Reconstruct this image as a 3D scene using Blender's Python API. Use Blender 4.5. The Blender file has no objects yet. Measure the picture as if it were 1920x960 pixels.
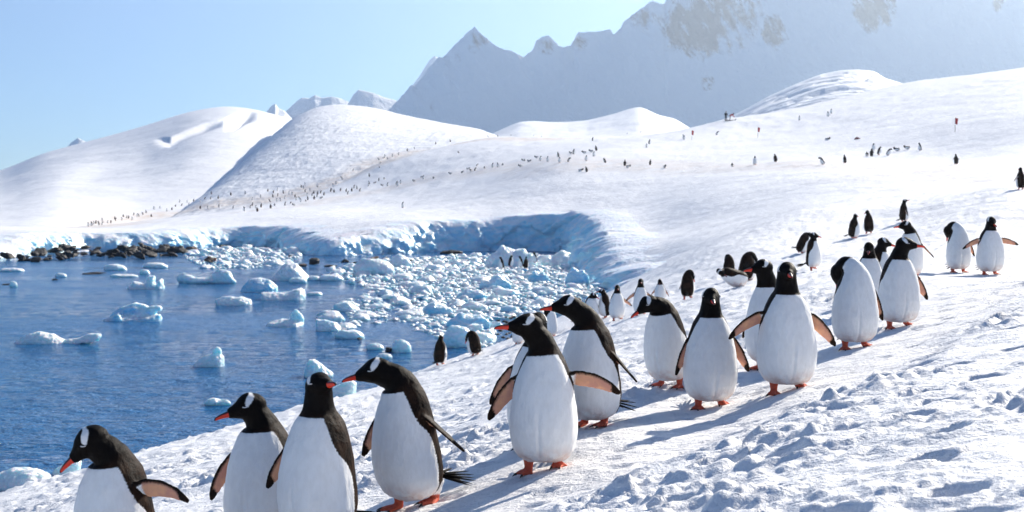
import bpy, math, random
import numpy as np
from mathutils import Vector, Matrix
from mathutils.bvhtree import BVHTree

# ------------------------------------------------------------------ camera, sky, sun, exposure
SC = bpy.context.scene
COL = SC.collection
CAM_Z = 4.0            # metres above the sea
FPX = 2667.0           # 50 mm lens on a 36 mm sensor, in photograph pixels
HZ = 383.0             # horizon row in the photograph
SUN_EL, SUN_AZ = 28.0, 39.0     # degrees; azimuth from +Y (view direction) towards +X (right)

cam_d = bpy.data.cameras.new('camera')
cam = bpy.data.objects.new('camera', cam_d); COL.objects.link(cam)
cam.location = (0, 0, CAM_Z)
cam.rotation_euler = (math.radians(90), 0, 0)
cam_d.lens = 50; cam_d.sensor_width = 36
cam_d.shift_y = -(480 - HZ) / 1920.0
cam_d.clip_start = 0.1; cam_d.clip_end = 20000
cam_d.dof.use_dof = True
cam_d.dof.focus_distance = 7.6
cam_d.dof.aperture_fstop = 7.1
SC.camera = cam

world = bpy.data.worlds.new('World'); SC.world = world; world.use_nodes = True
wn = world.node_tree; wn.nodes.clear()
w_out = wn.nodes.new('ShaderNodeOutputWorld'); w_bg = wn.nodes.new('ShaderNodeBackground')
w_sky = wn.nodes.new('ShaderNodeTexSky'); w_sky.sky_type = 'NISHITA'; w_sky.sun_disc = False
w_sky.sun_elevation = math.radians(SUN_EL); w_sky.sun_rotation = math.radians(SUN_AZ)
w_sky.altitude = 0; w_sky.air_density = 0.8; w_sky.dust_density = 0.0; w_sky.ozone_density = 2.0
w_bg.inputs['Strength'].default_value = 0.060
w_tint = wn.nodes.new('ShaderNodeMix'); w_tint.data_type = 'RGBA'; w_tint.blend_type = 'MULTIPLY'; w_tint.inputs[0].default_value = 1.0
w_tint.inputs[7].default_value = (0.64, 0.82, 1.03, 1)      # cold polar white balance
wn.links.new(w_sky.outputs[0], w_tint.inputs[6]); wn.links.new(w_tint.outputs[2], w_bg.inputs[0]); wn.links.new(w_bg.outputs[0], w_out.inputs[0])

sun_d = bpy.data.lights.new('sun', 'SUN'); sun_d.energy = 4.4; sun_d.angle = math.radians(0.5)
sun_d.color = (1.0, 0.92, 0.80)
sun = bpy.data.objects.new('sun', sun_d); COL.objects.link(sun)
_az, _el = math.radians(SUN_AZ), math.radians(SUN_EL)
SUN_DIR = Vector((math.sin(_az) * math.cos(_el), math.cos(_az) * math.cos(_el), math.sin(_el)))
sun.rotation_euler = (-SUN_DIR).to_track_quat('-Z', 'Y').to_euler()

SC.view_settings.view_transform = 'Standard'; SC.view_settings.look = 'None'
SC.view_settings.exposure = 0.99; SC.view_settings.gamma = 1.0
SC.view_settings.use_curve_mapping = False
SC.cycles.max_bounces = 10; SC.cycles.diffuse_bounces = 7; SC.cycles.volume_bounces = 1
SC.cycles.use_denoising = True

rng = np.random.default_rng(11)
random.seed(5)

# ------------------------------------------------------------------ small helpers
def tag(o, label=None, cat=None, group=None, kind=None):
    if label: o['label'] = label
    if cat: o['category'] = cat
    if group: o['group'] = group
    if kind: o['kind'] = kind
    return o

def mesh_np(name, V, F, smooth=True, attrs=None):
    V = np.asarray(V, dtype=np.float32); F = np.asarray(F, dtype=np.int32)
    me = bpy.data.meshes.new(name)
    n = F.shape[1]
    me.vertices.add(len(V)); me.vertices.foreach_set('co', V.ravel())
    me.loops.add(F.size); me.loops.foreach_set('vertex_index', F.ravel())
    me.polygons.add(len(F))
    me.polygons.foreach_set('loop_start', np.arange(0, F.size, n, dtype=np.int32))
    me.polygons.foreach_set('loop_total', np.full(len(F), n, dtype=np.int32))
    me.update(calc_edges=True)
    if smooth: me.polygons.foreach_set('use_smooth', np.ones(len(F), dtype=bool))
    if attrs:
        for k, a in attrs.items():
            at = me.attributes.new(k, 'FLOAT', 'POINT'); at.data.foreach_set('value', np.asarray(a, dtype=np.float32))
    return me

def put(name, me, mat, parent=None, loc=None):
    o = bpy.data.objects.new(name, me); COL.objects.link(o)
    if mat is not None and len(me.materials) == 0: me.materials.append(mat)
    if parent is not None: o.parent = parent
    if loc is not None: o.location = loc
    return o

def empty(name, loc, rz=0.0, s=1.0):
    o = bpy.data.objects.new(name, None); COL.objects.link(o)
    o.location = loc; o.rotation_euler = (0, 0, rz); o.scale = (s, s, s); o.empty_display_size = 0.1
    return o

def sstep(a, b, x):
    t = np.clip((x - a) / (b - a), 0, 1); return t * t * (3 - 2 * t)

# vectorised gradient noise
def _hash(ix, iy, iz, seed):
    h = (ix.astype(np.int64) * 374761393 + iy.astype(np.int64) * 668265263 + iz.astype(np.int64) * 2147483647 + seed * 974634777) & 0xFFFFFFFF
    h = ((h ^ (h >> 13)) * 1274126177) & 0xFFFFFFFF
    h = (h ^ (h >> 16)) & 0xFFFFFFFF
    return h
def noise2(x, y, seed=0):
    x = np.asarray(x, float); y = np.asarray(y, float)
    ix = np.floor(x); iy = np.floor(y); fx = x - ix; fy = y - iy
    u = fx * fx * fx * (fx * (fx * 6 - 15) + 10); v = fy * fy * fy * (fy * (fy * 6 - 15) + 10)
    def g(dx, dy):
        a = _hash(ix + dx, iy + dy, np.zeros_like(ix), seed) / 4294967296.0 * 2 * np.pi
        return np.cos(a) * (fx - dx) + np.sin(a) * (fy - dy)
    return ((g(0, 0) * (1 - u) + g(1, 0) * u) * (1 - v) + (g(0, 1) * (1 - u) + g(1, 1) * u) * v) * 1.4
def fbm2(x, y, oct=4, seed=0, gain=0.5, lac=2.03):
    a, s, t = 1.0, 0.0, 0.0
    for k in range(oct):
        s = s + a * noise2(x * lac ** k + 17.3 * k, y * lac ** k - 9.1 * k, seed + k); t += a; a *= gain
    return s / t
def ridged2(x, y, oct=4, seed=0, gain=0.5):
    a, s, t = 1.0, 0.0, 0.0
    for k in range(oct):
        s = s + a * (1 - 2 * np.abs(noise2(x * 2.1 ** k + 5.7 * k, y * 2.1 ** k + 3.3 * k, seed + k))); t += a; a *= gain
    return s / t
def noise3(P, seed=0):
    P = np.asarray(P, float); I = np.floor(P); f = P - I
    w = f * f * (3 - 2 * f)
    s = 0
    for dx in (0, 1):
        for dy in (0, 1):
            for dz in (0, 1):
                h = _hash(I[:, 0] + dx, I[:, 1] + dy, I[:, 2] + dz, seed) / 2147483648.0 - 1
                s = s + h * (w[:, 0] if dx else 1 - w[:, 0]) * (w[:, 1] if dy else 1 - w[:, 1]) * (w[:, 2] if dz else 1 - w[:, 2])
    return s
def fbm3(P, oct=4, seed=0, gain=0.5):
    a, s, t = 1.0, 0.0, 0.0
    for k in range(oct):
        s = s + a * noise3(np.asarray(P) * 2.03 ** k + 11.7 * k, seed + k); t += a; a *= gain
    return s / t
def worley2(x, y, seed=0):
    ix = np.floor(x); iy = np.floor(y); best = np.full(np.shape(x), 9.0); idv = np.zeros(np.shape(x))
    for dx in (-1, 0, 1):
        for dy in (-1, 0, 1):
            h = _hash(ix + dx, iy + dy, np.zeros_like(ix), seed); h2 = _hash(ix + dx, iy + dy, np.ones_like(ix), seed)
            d = np.hypot(ix + dx + h / 4294967296.0 - x, iy + dy + h2 / 4294967296.0 - y)
            idv = np.where(d < best, h2 / 4294967296.0, idv); best = np.minimum(best, d)
    return best, idv

def W(px, py, d):
    """photograph pixel + distance along the view axis -> world point"""
    return np.array([(px - 960) / FPX * d, d, CAM_Z - (py - HZ) / FPX * d])

# ------------------------------------------------------------------ materials
def new_mat(name):
    m = bpy.data.materials.new(name); m.use_nodes = True
    nt = m.node_tree; nt.nodes.clear()
    out = nt.nodes.new('ShaderNodeOutputMaterial'); b = nt.nodes.new('ShaderNodeBsdfPrincipled')
    nt.links.new(b.outputs[0], out.inputs[0])
    return m, nt, b
def nd(nt, typ, **kw):
    n = nt.nodes.new(typ)
    for k, v in kw.items():
        if k.startswith('i_'):
            key = k[2:].replace('_', ' ')
            n.inputs[key].default_value = v
        else: setattr(n, k, v)
    return n
def noise_node(nt, co, scale, detail=3, rough=0.5, stretch=None):
    n = nd(nt, 'ShaderNodeTexNoise', i_Scale=scale, i_Detail=detail, i_Roughness=rough)
    if stretch:
        mp = nd(nt, 'ShaderNodeMapping'); mp.inputs['Scale'].default_value = stretch
        nt.links.new(co, mp.inputs['Vector']); nt.links.new(mp.outputs[0], n.inputs['Vector'])
    else: nt.links.new(co, n.inputs['Vector'])
    return n.outputs[0]
def math_node(nt, op, a, b=None, c=None, clamp=False):
    n = nd(nt, 'ShaderNodeMath', operation=op, use_clamp=clamp)
    for i, v in enumerate((a, b, c)):
        if v is None: continue
        if isinstance(v, (int, float)): n.inputs[i].default_value = v
        else: nt.links.new(v, n.inputs[i])
    return n.outputs[0]
def ramp01(nt, v, lo, hi):
    n = nd(nt, 'ShaderNodeMapRange', interpolation_type='SMOOTHSTEP'); nt.links.new(v, n.inputs[0])
    n.inputs[1].default_value = lo; n.inputs[2].default_value = hi
    return n.outputs[0]
def mix_col(nt, fac, a, b):
    n = nd(nt, 'ShaderNodeMix', data_type='RGBA')
    if isinstance(fac, (int, float)): n.inputs[0].default_value = fac
    else: nt.links.new(fac, n.inputs[0])
    for s, v in ((6, a), (7, b)):
        if isinstance(v, tuple): n.inputs[s].default_value = v + (1,) if len(v) == 3 else v
        else: nt.links.new(v, n.inputs[s])
    return n.outputs[2]
def bump(nt, b, h, strength, dist, prev=None):
    n = nd(nt, 'ShaderNodeBump', i_Strength=strength, i_Distance=dist); nt.links.new(h, n.inputs['Height'])
    if prev is not None: nt.links.new(prev, n.inputs['Normal'])
    nt.links.new(n.outputs[0], b.inputs['Normal'])
    return n.outputs[0]
def attr(nt, name): 
    return nd(nt, 'ShaderNodeAttribute', attribute_name=name).outputs['Fac']

def mat_snow(name='snow', bumps=((90, 0.35, 0.02), (14, 0.3, 0.06)), col=(0.90, 0.905, 0.92), stain=True, ice=False):
    m, nt, b = new_mat(name)
    co = nd(nt, 'ShaderNodeNewGeometry').outputs['Position']
    c = col
    n1 = noise_node(nt, co, 0.6, 4)
    c = mix_col(nt, ramp01(nt, n1, 0.35, 0.7), tuple(k * 0.965 for k in col), col)
    if stain:
        st = attr(nt, 'stain'); n2 = noise_node(nt, co, 0.5, 6, 0.7)
        f = math_node(nt, 'MULTIPLY', st, ramp01(nt, n2, 0.25, 0.75))
        c = mix_col(nt, f, c, (0.72, 0.60, 0.49))
    nt.links.new(c, b.inputs['Base Color'])
    b.inputs['Roughness'].default_value = 0.62
    b.inputs['Specular IOR Level'].default_value = 0.35
    prev = None
    for sc, st, ds in bumps:
        prev = bump(nt, b, noise_node(nt, co, sc, 4, 0.6), st, ds, prev)
    return m
M = {}
M['snow'] = mat_snow(bumps=((160, 0.4, 0.01), (45, 0.5, 0.03), (14, 0.35, 0.05), (1.4, 0.4, 0.22), (0.4, 0.35, 0.5)))
M['smooth_snow'] = mat_snow('smooth_snow', bumps=((0.35, 0.25, 0.6), (0.05, 0.3, 3.0)))
M['far_snow'] = mat_snow('far_snow', bumps=((0.5, 0.3, 0.9), (0.12, 0.35, 2.5)))

def mat_ice(name, white=(0.86, 0.90, 0.93), blue=(0.30, 0.62, 0.86), lo=0.25, hi=0.8, scale=1.0, sss=0.0):
    m, nt, b = new_mat(name)
    g = nd(nt, 'ShaderNodeNewGeometry'); co = g.outputs['Position']
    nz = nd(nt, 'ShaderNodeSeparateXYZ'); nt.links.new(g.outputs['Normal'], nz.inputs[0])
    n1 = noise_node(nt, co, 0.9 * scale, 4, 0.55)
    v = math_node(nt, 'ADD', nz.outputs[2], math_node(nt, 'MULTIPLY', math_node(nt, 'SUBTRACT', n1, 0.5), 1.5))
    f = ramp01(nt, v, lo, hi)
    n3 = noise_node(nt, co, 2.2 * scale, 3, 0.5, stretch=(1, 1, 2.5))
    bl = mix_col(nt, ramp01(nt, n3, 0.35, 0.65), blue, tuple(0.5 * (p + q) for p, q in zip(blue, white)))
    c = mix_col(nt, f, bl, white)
    nt.links.new(c, b.inputs['Base Color'])
    b.inputs['Roughness'].default_value = 0.4
    if sss:
        b.inputs['Subsurface Weight'].default_value = sss; b.inputs['Subsurface Radius'].default_value = (0.25, 0.8, 1.0)
        b.inputs['Subsurface Scale'].default_value = 0.35
    p = bump(nt, b, noise_node(nt, co, 6 * scale, 4, 0.6), 0.5, 0.12)
    bump(nt, b, noise_node(nt, co, 1.5 * scale, 3, 0.6), 0.5, 0.3, p)
    return m
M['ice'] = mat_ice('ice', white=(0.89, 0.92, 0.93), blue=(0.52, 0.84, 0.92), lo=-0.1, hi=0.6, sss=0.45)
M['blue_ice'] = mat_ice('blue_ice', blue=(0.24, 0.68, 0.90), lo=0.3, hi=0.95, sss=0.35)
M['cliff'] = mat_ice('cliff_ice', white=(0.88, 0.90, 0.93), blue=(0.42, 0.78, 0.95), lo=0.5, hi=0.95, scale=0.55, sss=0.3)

def mat_rock(name='rock', c1=(0.007, 0.006, 0.005), c2=(0.035, 0.027, 0.022), sc=3.0):
    m, nt, b = new_mat(name); co = nd(nt, 'ShaderNodeNewGeometry').outputs['Position']
    n = noise_node(nt, co, sc, 5, 0.65)
    nt.links.new(mix_col(nt, ramp01(nt, n, 0.35, 0.7), c1, c2), b.inputs['Base Color'])
    b.inputs['Roughness'].default_value = 0.6
    bump(nt, b, noise_node(nt, co, sc * 3, 5, 0.7), 0.8, 0.08)
    return m
M['rock'] = mat_rock()

def mat_plain(name, col, rough=0.6, spec=0.5, var=0.25, sc=40):
    m, nt, b = new_mat(name); co = nd(nt, 'ShaderNodeNewGeometry').outputs['Position']
    n = noise_node(nt, co, sc, 3)
    nt.links.new(mix_col(nt, n, tuple(k * (1 - var) for k in col), tuple(min(1, k * (1 + var)) for k in col)), b.inputs['Base Color'])
    b.inputs['Roughness'].default_value = rough; b.inputs['Specular IOR Level'].default_value = spec
    return m
M['black'] = mat_plain('black_horn', (0.018, 0.016, 0.015), 0.45)
M['eye'] = mat_plain('eye_brown', (0.02, 0.012, 0.008), 0.15)
M['eyering'] = mat_plain('eye_ring_white', (0.75, 0.74, 0.72), 0.6)
M['tail'] = mat_plain('tail_feather', (0.010, 0.008, 0.007), 0.8, 0.08)
M['red'] = mat_plain('red_cloth', (0.55, 0.03, 0.03), 0.7)
M['navy'] = mat_plain('dark_cloth', (0.015, 0.015, 0.02), 0.8)
M['grey'] = mat_plain('grey_cloth', (0.12, 0.12, 0.13), 0.8)
M['skin'] = mat_plain('skin', (0.5, 0.3, 0.22), 0.6)
M['pole'] = mat_plain('bamboo_pole', (0.35, 0.3, 0.22), 0.6)

def mat_beak():
    m, nt, b = new_mat('beak_horn')
    n = noise_node(nt, nd(nt, 'ShaderNodeNewGeometry').outputs['Position'], 60, 2)
    red = mix_col(nt, n, (0.76, 0.020, 0.005), (0.84, 0.055, 0.010))
    nt.links.new(mix_col(nt, ramp01(nt, attr(nt, 'red'), -0.15, 0.15), (0.018, 0.015, 0.014), red), b.inputs['Base Color'])
    b.inputs['Roughness'].default_value = 0.38
    return m
M['beak'] = mat_beak()

def mat_plumage():
    m, nt, b = new_mat('penguin_plumage')
    co = nd(nt, 'ShaderNodeTexCoord').outputs['Object']
    nf = noise_node(nt, co, 240, 3, 0.6, stretch=(1, 1, 0.3))
    nm = noise_node(nt, co, 16, 3, 0.6)
    nj = math_node(nt, 'MULTIPLY', math_node(nt, 'SUBTRACT', nf, 0.5), 0.012)
    dark = mix_col(nt, ramp01(nt, nm, 0.3, 0.7), (0.006, 0.0045, 0.0038), (0.034, 0.017, 0.0095))
    dark = mix_col(nt, ramp01(nt, nf, 0.5, 0.85), dark, (0.062, 0.029, 0.016))
    hd = attr(nt, 'headness'); dark = mix_col(nt, hd, dark, mix_col(nt, nf, (0.004, 0.0038, 0.0036), (0.011, 0.008, 0.0065)))
    nc = noise_node(nt, co, 42, 4, 0.65, stretch=(1, 1, 0.4))
    white = mix_col(nt, ramp01(nt, nc, 0.3, 0.7), (0.89, 0.875, 0.845), (0.955, 0.945, 0.92))
    sx = nd(nt, 'ShaderNodeSeparateXYZ'); nt.links.new(co, sx.inputs[0])
    low = math_node(nt, 'MULTIPLY', ramp01(nt, sx.outputs[2], 0.15, 0.045), ramp01(nt, nm, 0.3, 0.75))
    white = mix_col(nt, low, white, (0.70, 0.50, 0.42))          # soiled pinkish vent feathers, plus warm bounced light painted into the lower belly
    wsd = math_node(nt, 'ADD', attr(nt, 'wht'), nj)
    c = mix_col(nt, ramp01(nt, wsd, -0.0035, 0.0035), dark, white)
    # pinkish flipper underside with its orange backlit glow painted in, orange feet
    pk = mix_col(nt, ramp01(nt, nm, 0.35, 0.65), (0.60, 0.29, 0.21), (0.74, 0.38, 0.22))
    c = mix_col(nt, ramp01(nt, math_node(nt, 'ADD', attr(nt, 'pnk'), nj), -0.007, 0.007), c, pk)
    og = mix_col(nt, nm, (0.50, 0.085, 0.05), (0.66, 0.17, 0.10))
    c = mix_col(nt, ramp01(nt, math_node(nt, 'ADD', attr(nt, 'org'), nj), -0.006, 0.006), c, og)
    nt.links.new(c, b.inputs['Base Color'])
    b.inputs['Roughness'].default_value = 0.55; b.inputs['Specular IOR Level'].default_value = 0.05
    b.inputs['Sheen Weight'].default_value = 0.0; b.inputs['Sheen Roughness'].default_value = 0.4
    p = bump(nt, b, nf, 0.5, 0.004)
    bump(nt, b, nc, 0.4, 0.008, p)
    return m
M['plumage'] = mat_plumage()

def mat_water():
    m, nt, b = new_mat('sea_water')
    co = nd(nt, 'ShaderNodeNewGeometry').outputs['Position']
    b.inputs['Base Color'].default_value = (0.008, 0.14, 0.37, 1)
    b.inputs['IOR'].default_value = 1.33
    big = ramp01(nt, noise_node(nt, co, 0.09, 3, 0.5, stretch=(0.6, 1.6, 1)), 0.35, 0.65)
    rg = nd(nt, 'ShaderNodeMapRange'); nt.links.new(big, rg.inputs[0]); rg.inputs[3].default_value = 0.06; rg.inputs[4].default_value = 0.22
    nt.links.new(rg.outputs[0], b.inputs['Roughness'])
    p = bump(nt, b, noise_node(nt, co, 2.2, 4, 0.6, stretch=(1, 1.6, 1)), 1.0, 0.38)
    p = bump(nt, b, noise_node(nt, co, 7.0, 3, 0.6, stretch=(1, 1.5, 1)), 1.0, 0.11, p)
    return m
M['water'] = mat_water()
# ------------------------------------------------------------------ land heights
LAND_PTS = [  # photograph pixel + distance: the feet of birds, shore, cliff tops, plain and skyline
 (200,1135,5.6),(490,1030,6.5),(600,1015,6.0),(770,950,6.5),(1025,885,6.5),(1110,800,7.8),(1250,722,9.6),(1330,765,8.5),
 (1475,735,7.9),(1600,655,10),(1690,615,11.3),(1795,513,17),(1855,517,17.4),(1525,505,27),(1600,447,41),(1695,415,44),
 (1910,355,45),(1385,540,25),(1290,560,30),(1155,600,28.6),(1200,588,28.5),(1030,632,30),(1900,960,3.5),(1900,700,6.4),
 (1900,600,9.2),(1500,960,4.1),(1900,520,15),(1000,1100,4.2),(300,1300,4.3),(2200,700,5.6),
 (290,890,14),(290,985,8.6),(560,803,18),(560,885,10.5),(0,1015,11),(0,965,15),(800,718,24),(800,805,12.5),(940,668,28),(940,745,14),
 (0,930,19.5),(290,845,23.1),(560,765,27.9),(800,690,34.7),(950,640,41.5),(1060,590,51.5),(1130,545,66),(-250,1010,17),
 (-250,1050,20),(0,960,23),(290,875,27),(560,800,32),(760,720,40),(900,660,48),(1000,610,60),
 (1195,500,73),(1185,473,78),(1168,447,87),(1135,430,98),(1115,404,112),(1050,399,123),(980,404,123),(900,416,123),(800,415,123),
 (700,418,123),(600,435,122),(540,428,131),(440,428,137),(330,435,128),(240,440,122),(170,442,120),(60,440,114),(0,455,110),(-200,455,110),
 (755,390,170),(600,398,160),(900,352,175),(1300,445,75),(1400,418,75),(1500,388,75),(1600,370,75),(1800,345,75),(1300,378,105),(1400,355,105),(1545,335,100),(1800,312,100),(1500,400,50),(1400,462,40),(1250,500,47),(1215,445,92),(1200,400,112),
 (1545,306,128),(1790,296,125),(1660,290,140),(1415,305,145),(1135,306,160),(1050,304,165),(960,310,205),(850,325,222),(720,352,240),
 (560,380,235),(440,398,225),(340,412,210),(250,426,190),(180,434,170),(1300,340,130),(1100,350,140),(1000,262,340),(940,256,340),(850,272,325),
 (780,288,312),(720,303,300),(1365,224,250),(1290,246,270),(1200,256,335),(1100,260,350),(1420,245,220),(1600,185,280),(1790,240,150),(1700,156,340),
 (1850,140,340),(1920,130,340),(1920,235,135),(2250,60,360),(2250,240,110),(2250,380,45),
 (1365,262,420),(1290,275,420),(1100,290,450),(1600,220,480),(1750,190,540),(1920,170,540),(2250,110,560),(1000,285,460),(900,290,440),
 (800,318,420),(700,340,390),(560,385,320),(440,400,300),(340,412,300),(200,425,300),(0,430,300),(-200,430,300),(600,390,600),(0,420,600),(1000,320,700),(1500,250,700),(2000,220,750)]
_c = np.array([W(*p) for p in LAND_PTS])
_r = np.hypot(_c[:, 0], _c[:, 1]); _ph = np.arctan2(_c[:, 0], _c[:, 1])
_uv = np.stack([_ph * 3.0, np.log(_r)], 1); _q = (_c[:, 2] - CAM_Z) / _r
def _tps(d2): return np.where(d2 > 0, 0.5 * d2 * np.log(np.maximum(d2, 1e-12)), 0.0)
_n = len(_c)
_K = _tps(((_uv[:, None] - _uv[None]) ** 2).sum(-1)) + np.eye(_n) * 8e-4
_P = np.concatenate([np.ones((_n, 1)), _uv], 1)
_A = np.block([[_K, _P], [_P.T, np.zeros((3, 3))]])
_sol = np.linalg.solve(_A, np.concatenate([_q, np.zeros(3)])); _w, _aff = _sol[:_n], _sol[_n:]

def land_base(x, y):
    x = np.asarray(x, float); y = np.asarray(y, float); sh = x.shape
    x = x.ravel(); y = y.ravel(); out = np.empty(len(x))
    for s in range(0, len(x), 60000):
        xs, ys = x[s:s + 60000], y[s:s + 60000]
        r = np.maximum(np.hypot(xs, ys), 1e-3); ph = np.arctan2(xs, ys)
        rr = np.clip(r, 3.3, 800); pc = np.clip(ph, -0.55, 0.6)
        uv = np.stack([pc * 3.0, np.log(rr)], 1)
        q = _aff[0] + uv @ _aff[1:]
        d2 = (uv ** 2).sum(1)[:, None] + (_uv ** 2).sum(1)[None] - 2 * uv @ _uv.T
        q = q + _tps(np.maximum(d2, 0)) @ _w
        zt = CAM_Z + q * rr
        pl = 3.25 + 0.21 * xs - 0.078 * ys
        pl = np.where(pl > 3.25, 3.25 + 34 * np.tanh((pl - 3.25) / 34), -6 + (9.25) * np.exp((pl - 3.25) / 9.25))
        k = sstep(0.46, 0.9, np.abs(ph)); k2 = sstep(4.2, 3.2, r)
        k = np.maximum(k, k2)
        out[s:s + 60000] = zt * (1 - k) + pl * k
    return out.reshape(sh)

def seg_dist(x, y, poly, closed=False):
    """distance to a polyline"""
    best = np.full(np.shape(x), 1e9)
    P = np.asarray(poly, float); n = len(P)
    for i in range(n if closed else n - 1):
        a, b = P[i], P[(i + 1) % n]; ab = b - a; L = max((ab ** 2).sum(), 1e-9)
        t = np.clip(((x - a[0]) * ab[0] + (y - a[1]) * ab[1]) / L, 0, 1)
        best = np.minimum(best, np.hypot(x - a[0] - t * ab[0], y - a[1] - t * ab[1]))
    return best
def in_poly(x, y, poly):
    P = np.asarray(poly, float); inside = np.zeros(np.shape(x), bool); n = len(P)
    for i in range(n):
        (x1, y1), (x2, y2) = P[i], P[(i + 1) % n]
        c = ((y1 > y) != (y2 > y)) & (x < (x2 - x1) * (y - y1) / (y2 - y1 + 1e-12) + x1)
        inside ^= c
    return inside
def sea_pt(px, py):
    d = CAM_Z * FPX / (py - HZ); return ((px - 960) / FPX * d, d)

COAST_GENTLE = [(-60, -60), (-26, -30), (-15.5, 0), (-9.8, 13)] + [sea_pt(*p) for p in ((0, 930), (290, 845), (560, 765), (800, 690), (950, 640), (1060, 590), (1125, 562))]
COAST_CLIFF = [sea_pt(*p) for p in ((1160, 556), (1150, 549), (1128, 538), (1104, 520), (1086, 503), (1080, 488), (1076, 477), (1045, 471), (960, 470), (880, 471), (800, 472), (720, 476), (640, 480), (575, 478), (545, 468), (500, 462), (430, 461), (380, 463), (335, 468), (240, 470), (150, 471), (60, 478), (0, 485), (-150, 490), (-400, 492))]
COAST = COAST_GENTLE + COAST_CLIFF + [(-400, 95), (-400, -60)]

def resample(poly, step):
    P = np.asarray(poly, float); d = np.r_[0, np.cumsum(np.hypot(*np.diff(P, axis=0).T))]
    # smooth (Chaikin) then even spacing
    for _ in range(3):
        Q = [P[0]]
        for a, b in zip(P[:-1], P[1:]): Q += [0.75 * a + 0.25 * b, 0.25 * a + 0.75 * b]
        P = np.array(Q + [P[-1]])
    d = np.r_[0, np.cumsum(np.hypot(*np.diff(P, axis=0).T))]
    s = np.arange(0, d[-1], step)
    return np.stack([np.interp(s, d, P[:, 0]), np.interp(s, d, P[:, 1])], 1), s

# trodden path of the near birds, and the stained far trails
def G0(px, py, d): return tuple(W(px, py, d)[:2])
PATH = [(-3.2, 3.2), (-1.2, 5.6), (-0.35, 6.4), (0.25, 6.7), (1.15, 8.4), (1.5, 8.1), (2.4, 10.0), (3.1, 11.5), (5.6, 17.2), (9.5, 26), (16, 42), (23, 60)]
TRAIL_A = [G0(160,438,165), G0(300,412,205), G0(400,398,222), G0(500,385,232), G0(560,372,236), G0(640,338,270), G0(720,303,300), G0(780,288,312), G0(850,272,325), G0(940,256,340), G0(1040,259,345)]
TRAIL_B = [G0(440,398,225), G0(560,378,235), G0(720,352,240), G0(850,325,222), G0(960,310,205), G0(1135,308,160), G0(1250,312,140), G0(1415,308,143), G0(1545,306,128), G0(1700,312,112), G0(1850,340,75), G0(1990,370,50)]

def path_mask(x, y):
    return 1 - sstep(0.50, 0.92, seg_dist(x, y, PATH) / (1 + 0.012 * np.hypot(x, y)) + 0.18 * noise2(x * 1.3, y * 1.3, 71))
def land_detail(x, y):
    r = np.hypot(x, y)
    z = 0.10 * fbm2(x / 5.5, y / 5.5, 3, 3) * sstep(4, 12, r)
    pm = path_mask(x, y)
    near = 1 - sstep(30, 90, r)
    keep = (1 - 0.93 * pm)
    patch = sstep(-0.28, 0.30, fbm2(x / 1.7, y / 1.7, 3, 21))
    und = 0.035 * fbm2(x / 0.9, y / 0.9, 3, 5)
    cx, cy = x + 0.08 * noise2(x * 4, y * 4, 31), y + 0.08 * noise2(x * 4, y * 4, 32)
    f1, id1 = worley2(cx / 0.19, cy / 0.15, 8); f2, id2 = worley2(cx / 0.085, cy / 0.075, 9)
    clod = 0.040 * sstep(0.62, 0.05, f1) * (id1 > 0.4) * id1 + 0.022 * sstep(0.6, 0.1, f2) * (id2 > 0.4)
    f3, id3 = worley2(x / 0.46 + 3, y / 0.36, 12)
    pit = -0.036 * sstep(0.26, 0.10, f3) * (id3 > 0.45) + 0.018 * sstep(0.5, 0.3, f3) * sstep(0.16, 0.28, f3) * (id3 > 0.45)
    rough = 0.013 * fbm2(x / 0.07, y / 0.07, 2, 41) * (1 - sstep(10, 25, r))
    z = z + near * keep * (und + patch * (clod * 1.15) + pit * 0.9 + rough * (0.5 + patch))
    z = z + near * 0.006 * fbm2(x / 0.12, y / 0.12, 3, 44)
    f4, id4 = worley2(x / 0.30 + 7, y / 0.26, 14)
    z = z + near * pm * (-0.020 * sstep(0.30, 0.12, f4) * (id4 > 0.5) - 0.03)
    mid = sstep(25, 60, r)
    z = z + mid * (0.055 * fbm2(x / 1.6, y / 1.6, 3, 51) + 0.22 * fbm2(x / 13, y / 13, 3, 53)) * (1 - 0.5 * sstep(200, 400, r))
    z = z + sstep(120, 260, r) * 0.22 * ridged2(x / 5.0, y / 9.0, 3, 61)
    return z
CLIFF_SEG = COAST_CLIFF
def land_z(x, y):
    x = np.asarray(x, float); y = np.asarray(y, float)
    z = land_base(x, y) + land_detail(x, y)
    sea = in_poly(x, y, COAST); dc = seg_dist(x, y, CLIFF_SEG)
    dg = seg_dist(x, y, COAST_GENTLE)
    z = np.where(sea, np.minimum(z, -0.03 - 0.10 * np.minimum(dc, dg)), z)
    z = np.where(~sea & (dc < 1.7 * sstep(64, 84, y)), np.minimum(z, -0.2), z)
    return z

_rs = np.geomspace(2.6, 900, 2600)
def ground_hit(px, py):
    """where the sight line through a photograph pixel first meets the land"""
    th = (px - 960) / FPX; sl = -(py - HZ) / FPX
    y = _rs; x = th * y; zr = CAM_Z + sl * y
    zl = land_z(x, y); hit = np.nonzero(zr < zl)[0]
    if len(hit) == 0: return None
    i = max(hit[0], 1); a = zr[i - 1] - zl[i - 1]; b = zr[i] - zl[i]
    yy = y[i - 1] + (y[i] - y[i - 1]) * (a / (a - b) if a != b else 0)
    return float(th * yy), float(yy), float(land_z(np.array([th * yy]), np.array([yy]))[0])

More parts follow.
